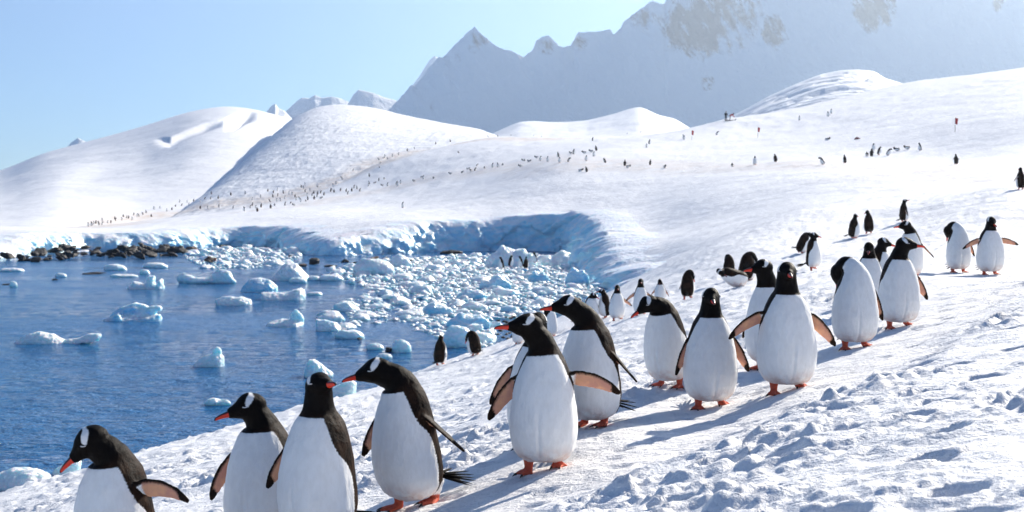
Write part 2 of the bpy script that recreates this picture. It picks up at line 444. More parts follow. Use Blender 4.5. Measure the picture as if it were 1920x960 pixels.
def build_land():
    r = np.r_[np.geomspace(0.8, 3.2, 40)[:-1], np.exp(np.arange(np.log(3.2), np.log(16), 0.0045)), np.exp(np.arange(np.log(16) + 0.009, np.log(760), 0.0105))]
    ph = np.r_[np.linspace(-np.pi, -0.56, 40)[:-1], np.linspace(-0.56, -0.42, 24)[:-1], np.linspace(-0.42, 0.46, 430), np.linspace(0.46, 0.62, 24)[1:], np.linspace(0.62, np.pi, 40)[1:-1]]
    R, PH = np.meshgrid(r, ph, indexing='ij')
    X = R * np.sin(PH); Y = R * np.cos(PH)
    Z = land_z(X.ravel(), Y.ravel()).reshape(X.shape)
    nr, npn = X.shape
    V = np.stack([X, Y, Z], -1).reshape(-1, 3)
    i = np.arange(nr - 1)[:, None]; j = np.arange(npn)[None]
    a = i * npn + j; b = i * npn + (j + 1) % npn
    F = np.stack([a, b, b + npn, a + npn], -1).reshape(-1, 4)[:, ::-1]
    # drop what lies well under water
    keep = (V[F][:, :, 2].max(1) > -0.9)
    F = F[keep]
    x, y = V[:, 0], V[:, 1]
    rr = np.hypot(x, y)
    st = 0.20 * path_mask(x, y)
    wob = 4 * noise2(x / 18, y / 18, 91)
    me = mesh_np('snow_slope', V, F, True, {'stain': st})
    used = np.zeros(len(V), bool); used[F.ravel()] = True
    return tag(put('snow_ground', me, M['snow']), 'wide white snow slope with lumpy footprints running down to the cove', None, None, 'structure')
build_land()

# ------------------------------------------------------------------ sea
def build_sea():
    y = np.r_[-400, -60, 0, np.exp(np.arange(np.log(9), np.log(150), 0.0065)), 220, 600, 2000, 9000]
    th = np.r_[-9, -3, -1.2, np.linspace(-0.62, 0.16, 420), 1.0]
    Y, T = np.meshgrid(y, th, indexing='ij'); X = T * np.where(Y > 9, Y, 9)
    X[0:3] = T[0:3] * 60
    r = np.hypot(X, Y)
    w = 0.032 * fbm2(X / 0.9, Y / 0.55, 3, 81) + 0.03 * fbm2(X / 2.6, Y / 1.5, 2, 84)
    Z = w * ((Y > 9) & (Y < 150) & (np.abs(T) < 0.7)) * (1 - 0.5 * sstep(40, 110, Y))
    n = X.shape[1]
    i = np.arange(X.shape[0] - 1)[:, None]; j = np.arange(n - 1)[None]; a = i * n + j
    F = np.stack([a, a + 1, a + n + 1, a + n], -1).reshape(-1, 4)
    me = mesh_np('sea', np.stack([X, Y, Z], -1).reshape(-1, 3), F)
    tag(put('sea_water', me, M['water']), 'rippled deep blue sea water of the cove', None, None, 'structure')
build_sea()

# ------------------------------------------------------------------ ice cliff along the back of the cove
def build_cliff():
    C, s = resample(COAST_CLIFF, 0.16)
    T = np.gradient(C, axis=0); T /= np.hypot(T[:, 0], T[:, 1])[:, None]
    k = np.ones(25) / 25
    N = np.stack([T[:, 1], -T[:, 0]], 1)                     # to the landward side
    N = np.stack([np.convolve(np.pad(N[:, c], 12, 'edge'), k, 'valid') for c in (0, 1)], 1)
    if in_poly(np.array([C[200, 0] + N[200, 0]]), np.array([C[200, 1] + N[200, 1]]), COAST)[0]: N = -N
    nv = 34
    v = np.linspace(0, 1, nv)
    top_in = 1.3 + 1.3 * np.maximum(0, fbm2(s / 7.0, s * 0, 2, 101) * 2) + 0.4 * (1 - sstep(44, 56, s))
    P1 = C + N * (top_in[:, None] + 0.8)
    zt = np.maximum(land_base(P1[:, 0], P1[:, 1]) + land_detail(P1[:, 0], P1[:, 1]), 0.25)
    zt = zt * (1 + 0.12 * fbm2(s / 3.0, s * 0 + 5, 3, 102))
    X = np.zeros((len(s), nv)); Y = X.copy(); Z = X.copy()
    for j in range(nv):
        if v[j] <= 0.72:
            t = v[j] / 0.72
            z = -0.35 + (zt + 0.35) * (1 - (1 - t) ** 1.15)
            lean = -0.35 + (top_in + 0.35) * (0.35 * t + 0.65 * t ** 3)
            bul = 1.15 * fbm2(s / 4.5, z / 5.0 + 0 * s, 3, 103) + 0.75 * np.abs(fbm2(s / 1.9 + 0.35 * z, z / 1.6, 3, 106)) - 0.35 * (ridged2(s / 3.1, z / 7, 2, 109) > 0.62)
            wf, wi = worley2(s / 2.6 + 0.25 * z, z / 1.3 + 0.15 * s, 111); wf2, wi2 = worley2(s / 0.9, z / 0.6 + 0.3 * s, 113)
            bul = 0.75 * bul + 0.9 * (wi - 0.5) + 0.35 * (wi2 - 0.5)
            o = lean - bul * min(zt.max(), 1.0) * (0.25 + 0.75 * np.sin(np.pi * min(t, 1) ** 0.8)) * np.clip(zt / 1.5, 0.2, 1)
        else:
            t = (v[j] - 0.72) / 0.28
            o = top_in + t * 3.4
            p = C + N * o[:, None]
            lz = land_base(p[:, 0], p[:, 1]) + land_detail(p[:, 0], p[:, 1])
            z = (zt * (1 - t) + lz * t) + 0.10 * math.sin(math.pi * t) - 0.12 * t ** 6
        p = C + N * o[:, None]
        X[:, j], Y[:, j], Z[:, j] = p[:, 0], p[:, 1], z - 0.7 * (1 - sstep(0, 7, s))
    V = np.stack([X, Y, Z], -1).reshape(-1, 3)
    i = np.arange(len(s) - 1)[:, None]; j = np.arange(nv - 1)[None]; a = i * nv + j
    F = np.stack([a, a + 1, a + nv + 1, a + nv], -1).reshape(-1, 4)
    me = mesh_np('ice_cliff', V, F)
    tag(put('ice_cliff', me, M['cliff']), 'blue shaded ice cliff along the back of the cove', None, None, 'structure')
build_cliff()

# ------------------------------------------------------------------ hills, glaciers, mountains
HILLS = []
def ridge_mesh(name, label, front, ridge, yf, yr, mat, nx=260, ny=70, g=lambda t: t, detail=None, back=0.25, attrs=None, smooth=0, bdrop=1.0):
    rp = np.array(ridge, float); fp = np.array(front, float)
    px = np.linspace(rp[0, 0], rp[-1, 0], nx)
    pr = np.interp(px, rp[:, 0], rp[:, 1]); pf = np.interp(px, fp[:, 0], fp[:, 1])
    if fp.shape[1] > 2: yf = np.interp(px, fp[:, 0], fp[:, 2])[None]
    yr = np.interp(px, rp[:, 0], rp[:, 2]) if rp.shape[1] > 2 else np.full(nx, float(yr))
    if smooth:
        w = max(2, int(smooth / (px[1] - px[0]))); kr = np.hanning(2 * w + 3)[1:-1]; kr /= kr.sum(); h = len(kr) // 2
        sm = lambda a: np.convolve(np.pad(a, h, 'reflect', reflect_type='odd'), kr, 'valid')
        pr, pf, yr = sm(pr), sm(pf), sm(yr)
        if np.ndim(yf): yf = sm(yf[0])[None]
    nb = 10
    t = np.r_[np.linspace(0, 1, ny), 1 + np.linspace(0, 1, nb + 1)[1:]]
    TT, PX = np.meshgrid(t, px, indexing='ij')
    tt = np.minimum(TT, 1); YR = np.broadcast_to(yr, TT.shape)
    Yd = np.where(TT <= 1, yf * (YR / yf) ** tt, YR * (1 + back * (TT - 1)))
    PY = pf + (pr - pf) * g(tt)
    Z = CAM_Z - (PY - HZ) / FPX * np.minimum(Yd, YR)
    X = (PX - 960) / FPX * np.minimum(Yd, YR * 1.0)
    Z = np.where(TT > 1, Z - (TT - 1) ** (1.0 if bdrop == 1 else 1.5) * (Z + 30) * bdrop, Z)
    if detail is not None: Z = Z + detail(X, Yd, Z, TT, PX)
    V = np.stack([X, Yd, Z], -1).reshape(-1, 3)
    i = np.arange(len(t) - 1)[:, None]; j = np.arange(nx - 1)[None]; a = i * nx + j
    F = np.stack([a, a + 1, a + nx + 1, a + nx], -1).reshape(-1, 4)
    at = {k: f(X, Yd, Z, TT, PX).ravel() for k, f in attrs.items()} if attrs else None
    me = mesh_np(name, V, F, True, at)
    if yf is not None and np.min(yf) < 600: HILLS.append(BVHTree.FromPolygons(V.tolist(), F.tolist()))
    return tag(put(name, me, mat), label, None, None, 'structure')

ridge_mesh('bumpy_snow_hill', 'rounded bumpy snow hill behind the far penguin trail',
    [(300, 420), (440, 400), (560, 385), (700, 350), (800, 325), (900, 300), (975, 292)],
    [(300, 418, 268), (340, 396, 300), (400, 352, 352), (440, 318, 405), (480, 282, 460), (520, 246, 525), (545, 225, 565), (570, 209, 595), (605, 198, 620), (650, 195, 630), (700, 202, 630), (760, 217, 610), (850, 234, 570), (900, 243, 540), (935, 255, 520), (965, 272, 500)],
    262, 480, M['far_snow'], 420, 150, lambda t: 1 - (1 - t) ** 1.6,
    lambda X, Y, Z, T, P: (0.17 * ridged2(X / 3.2, Y / 8.0, 3, 201) + 0.5 * fbm2(X / 20, Y / 25, 3, 203)) * sstep(0, 0.15, T), 0.5, None, 44, 0.12)
def _h2d(X, Y, Z, T, P):
    z = 0.9 * fbm2(X / 40, Y / 40, 4, 211) * sstep(0, 0.2, T) * (1 - sstep(0.92, 1.0, T) * 0.6)
    # crevasse scarp and shaded notch near the crest
    q = np.interp(P, [290, 320, 360, 410, 440, 452, 470, 500], [0.78, 0.735, 0.765, 0.80, 0.86, 0.90, 0.95, 0.97])
    m = sstep(285, 335, P) * (1 - sstep(380, 430, P)); m2 = sstep(418, 442, P) * (1 - sstep(448, 485, P))
    z = z - 2.6 * m * sstep(q - 0.09, q - 0.02, T) * (1 - sstep(q - 0.01, q + 0.012, T)) - 5 * m2 * sstep(q - 0.16, q - 0.06, T) * (1 - sstep(q - 0.04, q + 0.03, T))
    z = z - 1.6 * sstep(0.35, 0.6, T) * (1 - sstep(0.6, 0.85, T)) * sstep(100, 220, P) * (1 - sstep(260, 400, P))
    return z
ridge_mesh('broad_snow_hill', 'broad smooth snow hill rising behind the left shore',
    [(-400, 450, 190), (0, 446, 195), (60, 444, 198), (110, 440, 208), (170, 434, 235), (260, 424, 270), (400, 404, 300), (640, 400, 330)],
    [(-400, 400), (-200, 362), (0, 321), (80, 287), (200, 256), (280, 233), (350, 210), (390, 202), (425, 199), (470, 203), (510, 213), (560, 226), (640, 250)],
    150, 760, M['smooth_snow'], 420, 200, lambda t: 1 - (1 - t) ** 1.25, _h2d, 0.25, None, 40)

ridge_mesh('sunlit_glacier', 'sunlit low glacier ridge below the pointed peak',
    [(840, 290), (1340, 285)],
    [(840, 285), (900, 262), (925, 250), (950, 238), (975, 228), (1003, 227), (1030, 229), (1060, 229), (1100, 226), (1150, 214), (1180, 204), (1200, 200), (1214, 206), (1235, 216), (1265, 222), (1290, 238), (1340, 262)],
    520, 900, M['far_snow'], 300, 60, lambda t: t ** 0.9,
    lambda X, Y, Z, T, P: 2.2 * fbm2(X / 40, Y / 60, 4, 221) * sstep(0, 0.3, T) * (1 - sstep(0.9, 1, T)), 0.25, None, 14)
ridge_mesh('crevassed_glacier', 'sunlit crevassed glacier slope under the rocky massif',
    [(1260, 280), (1800, 230)],
    [(1260, 262), (1300, 248), (1380, 214), (1410, 198), (1440, 181), (1475, 165), (1510, 150), (1540, 139), (1575, 132), (1605, 130), (1640, 133), (1655, 145), (1690, 156), (1740, 165), (1800, 180)],
    480, 820, M['far_snow'], 300, 90, lambda t: t ** 0.85,
    lambda X, Y, Z, T, P: (1.5 * fbm2(X / 30, Y / 50, 4, 231) - 2.2 * sstep(0.5, 0.72, ridged2(X / 45 + Y / 90, Y / 26, 2, 233)) * sstep(0.25, 0.4, T)) * sstep(0, 0.3, T) * (1 - sstep(0.93, 1, T)), 0.25, None, 14)

def mat_mountain():
    m, nt, b = new_mat('mountain_snow_rock')
    co = nd(nt, 'ShaderNodeNewGeometry').outputs['Position']
    mpv = nd(nt, 'ShaderNodeVectorRotate', rotation_type='Y_AXIS'); mpv.inputs['Angle'].default_value = 0.5; nt.links.new(co, mpv.inputs['Vector'])
    n1 = noise_node(nt, mpv.outputs[0], 0.06, 8, 0.8, stretch=(1.0, 1, 0.38)); n2 = noise_node(nt, co, 0.2, 4, 0.6)
    v = math_node(nt, 'ADD', attr(nt, 'rock'), math_node(nt, 'MULTIPLY', math_node(nt, 'SUBTRACT', n1, 0.5), 1.7))
    f = ramp01(nt, v, 0.36, 0.80)
    rk = mix_col(nt, n2, (0.20, 0.13, 0.105), (0.38, 0.27, 0.22))
    nt.links.new(mix_col(nt, f, (0.90, 0.905, 0.92), rk), b.inputs['Base Color'])
    b.inputs['Roughness'].default_value = 0.75
    bump(nt, b, noise_node(nt, co, 0.06, 6, 0.7), 0.8, 9.0)
    return m
M['mountain'] = mat_mountain()
RIDGE = [(560, 330, 2580), (640, 280, 2580), (700, 230, 2580), (735, 200, 2590), (760, 176, 2600), (800, 137, 2600), (825, 115, 2600), (850, 92, 2600), (865, 75, 2600), (880, 60, 2600), (890, 52, 2600), (897, 60, 2600), (905, 68, 2600),
 (925, 84, 2600), (945, 97, 2600), (960, 101, 2600), (975, 106, 2600), (982, 110, 2600), (1000, 96, 2600), (1006, 84, 2600), (1018, 77, 2600), (1028, 73, 2600), (1036, 80, 2600), (1048, 93, 2600), (1058, 97, 2600), (1068, 96, 2610),
 (1076, 80, 2620), (1085, 60, 2620), (1093, 64, 2620), (1103, 62, 2620), (1125, 61, 2620), (1145, 60, 2620), (1150, 70, 2620), (1163, 58, 2630), (1170, 45, 2640), (1195, 25, 2650), (1212, 12, 2650), (1225, 7, 2650), (1240, 14, 2650), (1247, 12, 2660),
 (1253, -8, 2660), (1290, -60, 2680), (1350, -70, 2690), (1420, -110, 2700), (1520, -90, 2705), (1620, -130, 2710), (1750, -150, 2715), (1900, -120, 2715), (2050, -160, 2720), (2400, -140, 2720)]
def _mtd(X, Y, Z, T, P):
    e = sstep(0.05, 0.4, T) * (1 - sstep(0.93, 1.0, T) * 0.85)
    cr = sstep(1200, 1300, P) * (1 - sstep(1480, 1560, P)) + 0.35
    z = 20 * fbm2(X / 120 + Z / 300, Z / 150, 5, 241) + 14 * ridged2(X / 75 + Z / 130, Z / 210, 4, 243) * sstep(0.1, 0.4, T) + (15 * cr * ridged2(X / 42 + Z / 120, Z / 110, 5, 245)) * sstep(0.35, 0.7, T) + 16 * sstep(1230, 1300, P) * (1 - sstep(1450, 1520, P)) * ridged2(X / 22 + Z / 60, Z / 50, 4, 247) * sstep(0.4, 0.7, T)
    z = z + 5 * fbm2(P / 4.2, T * 3, 3, 248) * sstep(0.9, 1.0, T) * (1 - sstep(1.0, 1.01, T) * 0)
    return z * np.maximum(e, sstep(0.95, 1, T) * 0.45)
def _rock(X, Y, Z, T, P):
    py = HZ - (Z - CAM_Z) / np.maximum(Y, 1) * FPX
    def blob(cx, cy, rx, ry): return np.maximum(0, 1 - ((P - cx) / rx) ** 2 - ((py - cy) / ry) ** 2)
    r = 0.95 * blob(1350, 25, 125, 100) + 0.7 * blob(1290, 70, 70, 70) + 1.6 * blob(1640, 10, 52, 62) + 0.9 * blob(1455, 65, 30, 45) + 1.2 * blob(1327, 155, 18, 22) + 1.3 * blob(1872, 5, 14, 24)
    r = r + 0.8 * blob(1205, 35, 40, 32) + 0.75 * blob(890, 75, 35, 30) + 0.7 * blob(1028, 90, 35, 25) + 0.8 * blob(1088, 80, 22, 28) + 0.6 * blob(812, 200, 10, 30) + 0.5 * blob(850, 110, 60, 22)
    return np.minimum(r, 1.1) * 0.80 * (0.62 + 0.75 * ridged2(X / 22 + Z / 60, Z / 50, 4, 247))
ridge_mesh('mountain_range', 'shaded rocky snow mountain range with pointed peaks', [(560, 330), (735, 250), (1000, 262), (1300, 262), (1500, 225), (1700, 200), (2400, 180)],
    RIDGE, 2535, 2600, M['mountain'], 900, 160, lambda t: t ** 0.9, _mtd, 0.3, {'rock': _rock})
for nm, lb, rp, d in (('distant_peak', 'tiny white peak beyond the left snow hill', [(95, 300), (118, 286), (132, 268), (146, 258), (158, 264), (175, 272), (215, 300)], 3000),
    ('distant_peak', 'small sharp bluish peak left of the bumpy hill top', [(480, 225), (500, 209), (508, 199), (516, 194), (522, 203), (533, 208), (550, 225)], 3300),
    ('distant_peak', 'long jagged pale peak above the bumpy hill top', [(520, 225), (543, 202), (556, 190), (566, 183), (580, 184), (590, 178), (603, 183), (622, 181), (638, 184), (652, 190), (680, 215)], 3400),
    ('distant_peak', 'bright rounded snow peak left of the pointed mountain', [(630, 220), (654, 192), (662, 178), (672, 168), (684, 170), (700, 174), (718, 181), (742, 188), (790, 215)], 3200),
    ('distant_peak', 'faint hazy peak peeking from behind the pointed mountain', [(740, 200), (785, 145), (795, 128), (806, 112), (815, 104), (824, 110), (838, 106), (860, 130), (930, 200)], 4300)):
    ridge_mesh(nm, lb, [(rp[0][0], rp[0][1] + 40), (rp[-1][0], rp[-1][1] + 40)], rp, d * 0.955, d, M['mountain'], 120, 40, lambda t: t,
        lambda X, Y, Z, T, P: 7 * fbm2(X / 60, Y / 40, 4, 251) * (0.25 + 0.75 * (T < 0.97)) * sstep(0, 0.2, T), 0.3, {'rock': lambda X, Y, Z, T, P: 0.25 * ridged2(X / 60, Z / 60, 3, 253) * sstep(0.3, 0.6, T)})

def surface_hit(px, py):
    """nearest of land and hills along the sight line"""
    g = ground_hit(px, py); best = g[1] if g else 1e9
    dr = Vector(((px - 960) / FPX, 1, -(py - HZ) / FPX)).normalized()
    for bv in HILLS:
        l, _, _, ds = bv.ray_cast(Vector((0, 0, CAM_Z)), dr)
        if l is not None and l[1] < best: best = l[1]; g = (l[0], l[1], l[2])
    return g
def apply_stain():
    A = [surface_hit(*p)[:2] for p in ((162, 427), (240, 412), (300, 402), (350, 394), (420, 383), (500, 374), (560, 362), (640, 338), (700, 312), (730, 298), (780, 286), (850, 271), (930, 258), (1040, 262))]
    B = [surface_hit(*p)[:2] for p in ((470, 396), (560, 386), (640, 369), (720, 353), (800, 337), (900, 320), (960, 313), (1050, 306), (1135, 307), (1250, 312), (1415, 309), (1545, 307), (1700, 314), (1850, 342))]
    for nm in ('snow_ground', 'bumpy_snow_hill', 'broad_snow_hill'):
        me = bpy.data.objects[nm].data; n = len(me.vertices); co = np.empty(n * 3, np.float32); me.vertices.foreach_get('co', co); co = co.reshape(-1, 3)
        x, y = co[:, 0].astype(float), co[:, 1].astype(float); wob = 3 * noise2(x / 15, y / 15, 91)
        st = np.maximum(1.0 * (1 - sstep(2, 11, seg_dist(x, y, A) + wob)), 0.55 * (1 - sstep(1, 8, seg_dist(x, y, B) + wob))) * (np.hypot(x, y) > 70)
        at = me.attributes.get('stain')
        if at is None: at = me.attributes.new('stain', 'FLOAT', 'POINT'); old = np.zeros(n, np.float32)
        else: old = np.empty(n, np.float32); at.data.foreach_get('value', old)
        at.data.foreach_set('value', np.maximum(old, st).astype(np.float32))
apply_stain()
# ------------------------------------------------------------------ penguin builder
class Src:
    def __init__(s): s.V, s.F, s.A = [], [], []
    def loft(s, rings, A):
        """rings (n,m,3) closed tube with capped ends; A (n,m,4) = wht, pnk, org, headness"""
        rings = np.asarray(rings, float); A = np.asarray(A, float); n, m, _ = rings.shape; b = len(s.V)
        s.V += [tuple(p) for p in rings.reshape(-1, 3)]; s.A += [tuple(a) for a in A.reshape(-1, A.shape[-1])]
        for i in range(n - 1):
            for j in range(m):
                a, c = b + i * m + j, b + i * m + (j + 1) % m
                s.F.append((a, c, c + m)); s.F.append((a, c + m, a + m))
        for e, fl in ((0, True), (n - 1, False)):
            ce = len(s.V); s.V.append(tuple(rings[e].mean(0))); s.A.append(tuple(A[e].mean(0)))
            for j in range(m):
                p, q = b + e * m + j, b + e * m + (j + 1) % m
                s.F.append((ce, q, p) if fl else (ce, p, q))

def hermite(P, u):
    """Catmull-Rom through P at u = 0, .5, 1, 1.5 ..."""
    P = np.asarray(P, float); n = len(P); T = np.zeros_like(P)
    T[1:-1] = (P[2:] - P[:-2]) / 2; T[0] = P[1] - P[0]; T[-1] = P[-1] - P[-2]
    k = np.clip((np.asarray(u) / 0.5).astype(int), 0, n - 2); t = (np.asarray(u) / 0.5 - k)[:, None]
    return (2*t**3 - 3*t**2 + 1) * P[k] + (t**3 - 2*t**2 + t) * T[k] + (-2*t**3 + 3*t**2) * P[k + 1] + (t**3 - t**2) * T[k + 1]

_U = [0, .015, .05, .12, .25, .4, .55, .7, .82, .92, 1.0, 1.12, 1.28, 1.45, 1.65, 1.85, 2.0]
_HW = [.060, .098, .120, .139, .151, .153, .147, .137, .124, .110, .099, .084, .071, .063, .057, .053, .050]
_DF = [.045, .080, .108, .137, .158, .163, .153, .137, .122, .108, .098, .088, .073, .064, .057, .053, .05]
_DB = [.050, .085, .108, .125, .138, .140, .135, .127, .118, .110, .103, .088, .073, .064, .058, .054, .05]
R_ = math.radians
POSE = dict(lean=5, sway=0, nl=.165, nt=12, hy=0, hp=0, fl=(14, 0, 10, 10), fr=(14, 0, 10, 10), feet=((-.066, -.01), (.066, -.01)), fat=1.0, th=1.20, preen=None, tail=1, gz=(0, 0), lying=False, toe=12, belly=0.0)

def rot(axis, ang):
    return np.array(Matrix.Rotation(ang, 3, Vector(axis)))

def penguin_src(p):
    S = Src(); meta = {}
    hyaw, hpit = R_(p['hy']), R_(p['hp'])
    # penguin faces -Y; +X is the image right when it faces the camera
    hf = np.array([math.sin(hyaw) * math.cos(hpit), -math.cos(hyaw) * math.cos(hpit), math.sin(hpit)])
    hx = np.array([math.cos(hyaw), math.sin(hyaw), 0.0]); hz = np.cross(hx, hf); hz = hz if hz[2] > 0 else -hz
    ln, sw = R_(p['lean']), R_(p['sway'])
    up = np.array([math.sin(sw), -math.sin(ln), math.cos(ln) * math.cos(sw)]); up /= np.linalg.norm(up)
    B = np.array([0, 0.01, .05]); Mid = B + up * .225 + np.array([0, -.012, 0]); Sh = B + up * .45
    hfh = np.array([hf[0], hf[1], 0]); hfh /= np.linalg.norm(hfh)
    nt_ = R_(p['nt']); nv = up * math.cos(nt_) + hfh * math.sin(nt_); nv /= np.linalg.norm(nv)
    H = Sh + nv * p['nl']; Nk = Sh + (up * .62 + nv * .38) * p['nl'] * .5
    if p['preen'] is not None:
        Nk = Sh + np.array(p['preen'][0]); H = Sh + np.array(p['preen'][1])
    u = np.r_[np.linspace(0, .12, 8), np.linspace(.12, 2.0, 62)[1:]]
    C = hermite([B, Mid, Sh, Nk, H], u)
    T = np.gradient(C, axis=0); T /= np.linalg.norm(T, axis=1)[:, None]; T[:6] = T[6]
    X = np.array([1.0, 0, 0]); X -= X.dot(T[0]) * T[0]; X /= np.linalg.norm(X); Xs = []
    for t in T:
        X = X - X.dot(t) * t; X /= np.linalg.norm(X); Xs.append(X)
    Xs = np.array(Xs); Fs = -np.cross(T, Xs)
    m = 44; phi = np.linspace(0, 2 * np.pi, m, endpoint=False); ap = np.minimum(phi, 2 * np.pi - phi)
    fat = np.where(u < 1.0, p['fat'], 1 + (p['fat'] - 1) * np.clip((1.3 - u) / .3, 0, 1))
    hw = np.interp(u, _U, _HW) * fat; df = np.interp(u, _U, _DF) * fat * (1 + p['belly'] * np.sin(np.pi * np.clip(u / .9, 0, 1))); db = np.interp(u, _U, _DB) * fat
    cs, sn = np.cos(phi), np.sin(phi)
    # slightly squared front so the belly reads flat and full
    sq = (np.abs(cs) ** 2.3 + np.abs(sn) ** 2.3) ** (-1 / 2.3)
    cs, sn = cs * sq, sn * sq
    rings = C[:, None] + Fs[:, None] * (np.where(cs > 0, df[:, None], db[:, None]) * cs)[..., None] + Xs[:, None] * (hw[:, None] * sn)[..., None]
    phb = np.interp(u, [0, .55, .66, .74, .86, 1.0, 1.12], np.radians([112, 110, 100, 82, 70, 64, 60]))
    wht = np.minimum((phb[:, None] - ap[None]) * hw[:, None], (p['th'] - u[:, None] + 0.04 * np.cos(phi)[None]) * .19)
    A = np.zeros(rings.shape[:2] + (4,)); A[..., 0] = wht; A[..., 1] = -.05; A[..., 2] = np.minimum(.05, .012 - rings[..., 2] + .03)[..., ] * 0 - .05
    A[..., 3] = np.clip((u - 1.15) / .3, 0, 1)[:, None]
    S.loft(rings, A)
    # head
    st = np.array([(-.074, .010, .010, .0), (-.066, .027, .028, .0), (-.05, .041, .043, .001), (-.025, .051, .053, .002), (.0, .0535, .056, .002), (.02, .051, .053, 0), (.04, .043, .044, -.004), (.056, .033, .034, -.009), (.072, .024, .026, -.013), (.09, .0165, .019, -.0165)])
    ss = np.linspace(st[0, 0], st[-1, 0], 30)
    w_, h_, o_ = (np.interp(ss, st[:, 0], st[:, k]) for k in (1, 2, 3))
    ph2 = np.linspace(0, 2 * np.pi, 40, endpoint=False)
    lx = w_[:, None] * np.cos(ph2)[None]; lz = h_[:, None] * np.sin(ph2)[None] + o_[:, None]
    rings = H + hf * ss[:, None, None] + hx * lx[..., None] + hz * lz[..., None]
    A = np.zeros(rings.shape[:2] + (4,)); A[..., 1:3] = -.05; A[..., 3] = 1
    zc = np.interp(lz, [0.006, .045, .058], [.014, -.010, -.014]); wd = np.interp(lz, [.004, .02, .042, .05, .058], [.004, .014, .017, .010, .006])
    A[..., 0] = np.minimum(wd - np.abs(ss[:, None] - zc), (lz - .004) * 1.5)
    S.loft(rings, A)
    meta.update(H=H, hf=hf, hx=hx, hz=hz)
    # flippers
    k8 = int(np.argmin(np.abs(u - .86))); Cb, Xb, Fb, Tb = C[k8], Xs[k8], Fs[k8], T[k8]
    for side, (ab, swp, tw, curl) in ((-1, p['fl']), (1, p['fr'])):
        L = .275; n = 16; s = np.linspace(0, 1, n)
        R0 = Cb + Xb * side * (hw[k8] * .80) - Fb * .012
        pts = [R0]; dirs = []; ns = []
        for i in range(n):
            a = R_(ab * min(1, .72 + s[i] * 1.2) - curl * s[i] ** 1.3)
            d = Xb * side * math.sin(a) - Tb * math.cos(a)
            nu = Xb * side * math.cos(a) + Tb * math.sin(a)
            d2 = d * math.cos(R_(swp)) - Fb * math.sin(R_(swp)); d2 /= np.linalg.norm(d2)
            nu = nu - nu.dot(d2) * d2; nu /= np.linalg.norm(nu)
            dirs.append(d2); ns.append(nu)
            if i < n - 1: pts.append(pts[-1] + d2 * L / (n - 1))
        pts = np.array(pts); dirs = np.array(dirs); ns = np.array(ns)
        fw = np.cross(dirs, ns) * 1.0
        sg = np.sign((fw @ Fb).mean()) or 1; fw = fw * sg
        tr = np.radians(tw) * np.clip(s * 5, .35, 1)
        ch = fw * np.cos(tr)[:, None] + ns * np.sin(tr)[:, None]
        un = ns * np.cos(tr)[:, None] - fw * np.sin(tr)[:, None]      # upper side normal
        cw = np.interp(s, [0, .12, .3, .55, .8, .93, 1], [.034, .036, .039, .036, .026, .017, .008])
        th_ = np.interp(s, [0, .15, .5, .9, 1], [.020, .011, .008, .0062, .005])
        bend = -.018 * s ** 2                                           # scimitar sweep of the trailing edge
        mm = 24; q = np.linspace(0, 2 * np.pi, mm, endpoint=False); cc, sc_ = np.cos(q), np.sin(q)
        rings = pts[:, None] + ch[:, None] * (cw[:, None] * cc + bend[:, None])[..., None] + un[:, None] * (th_[:, None] * sc_)[..., None]
        A = np.full(rings.shape[:2] + (4,), -.05); A[..., 3] = .3
        under = sc_ < .05
        edge = np.minimum(cw[:, None] * (1 - cc) - .013, np.minimum((1 - s[:, None]) * L - .05 - .012 * cc, s[:, None] * L - .05))
        A[..., 1] = np.where(under, edge, -.03)
        trail = (-cc - .72) * cw[:, None]
        rootw = np.minimum(.06 - s[:, None] * L, cw[:, None] * (.55 - cc))
        A[..., 0] = np.where(under, np.maximum(rootw, trail * 1.5), trail)
        A[..., 0] = np.where((1 - s[:, None]) * L < .035, -.02, A[..., 0])
        S.loft(rings, A)
    # legs and webbed feet
    claws = []; ft = []
    if not p['lying']:
        for (fx, fy), gz, side in zip(p['feet'], p['gz'], (-1, 1)):
            zz = np.linspace(.12, .018, 8); rr = np.interp(zz, [.018, .035, .06, .12], [.020, .020, .026, .05])
            q = np.linspace(0, 2 * np.pi, 18, endpoint=False)
            zz = np.where(zz < .09, zz + gz * (.09 - zz) / .07, zz)
            rings = np.stack([np.stack([fx * (1 - .12 * (z > .09)) + r * np.cos(q), fy + .022 + r * np.sin(q), 0 * q + z], -1) for z, r in zip(zz, rr)])[:, ::-1]
            A = np.full(rings.shape[:2] + (4,), -.05); A[..., 2] = (.062 - rings[..., 2]); A[..., 0] = .03
            S.loft(rings, A)
            base = np.array([fx, fy + .03, .016 + gz]); tips = []
            for k, (an, tl) in enumerate(((-27, .088), (0, .105), (27, .088))):
                a = R_(an + side * p['toe']); d = np.array([math.sin(a), -math.cos(a), 0])
                n = 10; t = np.linspace(0, 1, n); r1 = np.interp(t, [0, .3, .7, 1], [.017, .0135, .011, .006])
                cpt = base + d * (t * tl)[:, None] + np.array([0, 0, 1]) * (np.interp(t, [0, .4, 1], [.004, .0, -.008]))[:, None]
                sd = np.array([d[1], -d[0], 0])
                rings = cpt[:, None] + sd * (r1[:, None] * np.cos(q))[..., None] + np.array([0, 0, 1.]) * (r1[:, None] * .8 * np.sin(q))[..., None]
                A = np.full(rings.shape[:2] + (4,), -.05); A[..., 2] = .05
                S.loft(rings, A); tips.append(cpt[-1]); claws.append((cpt[-1], d))
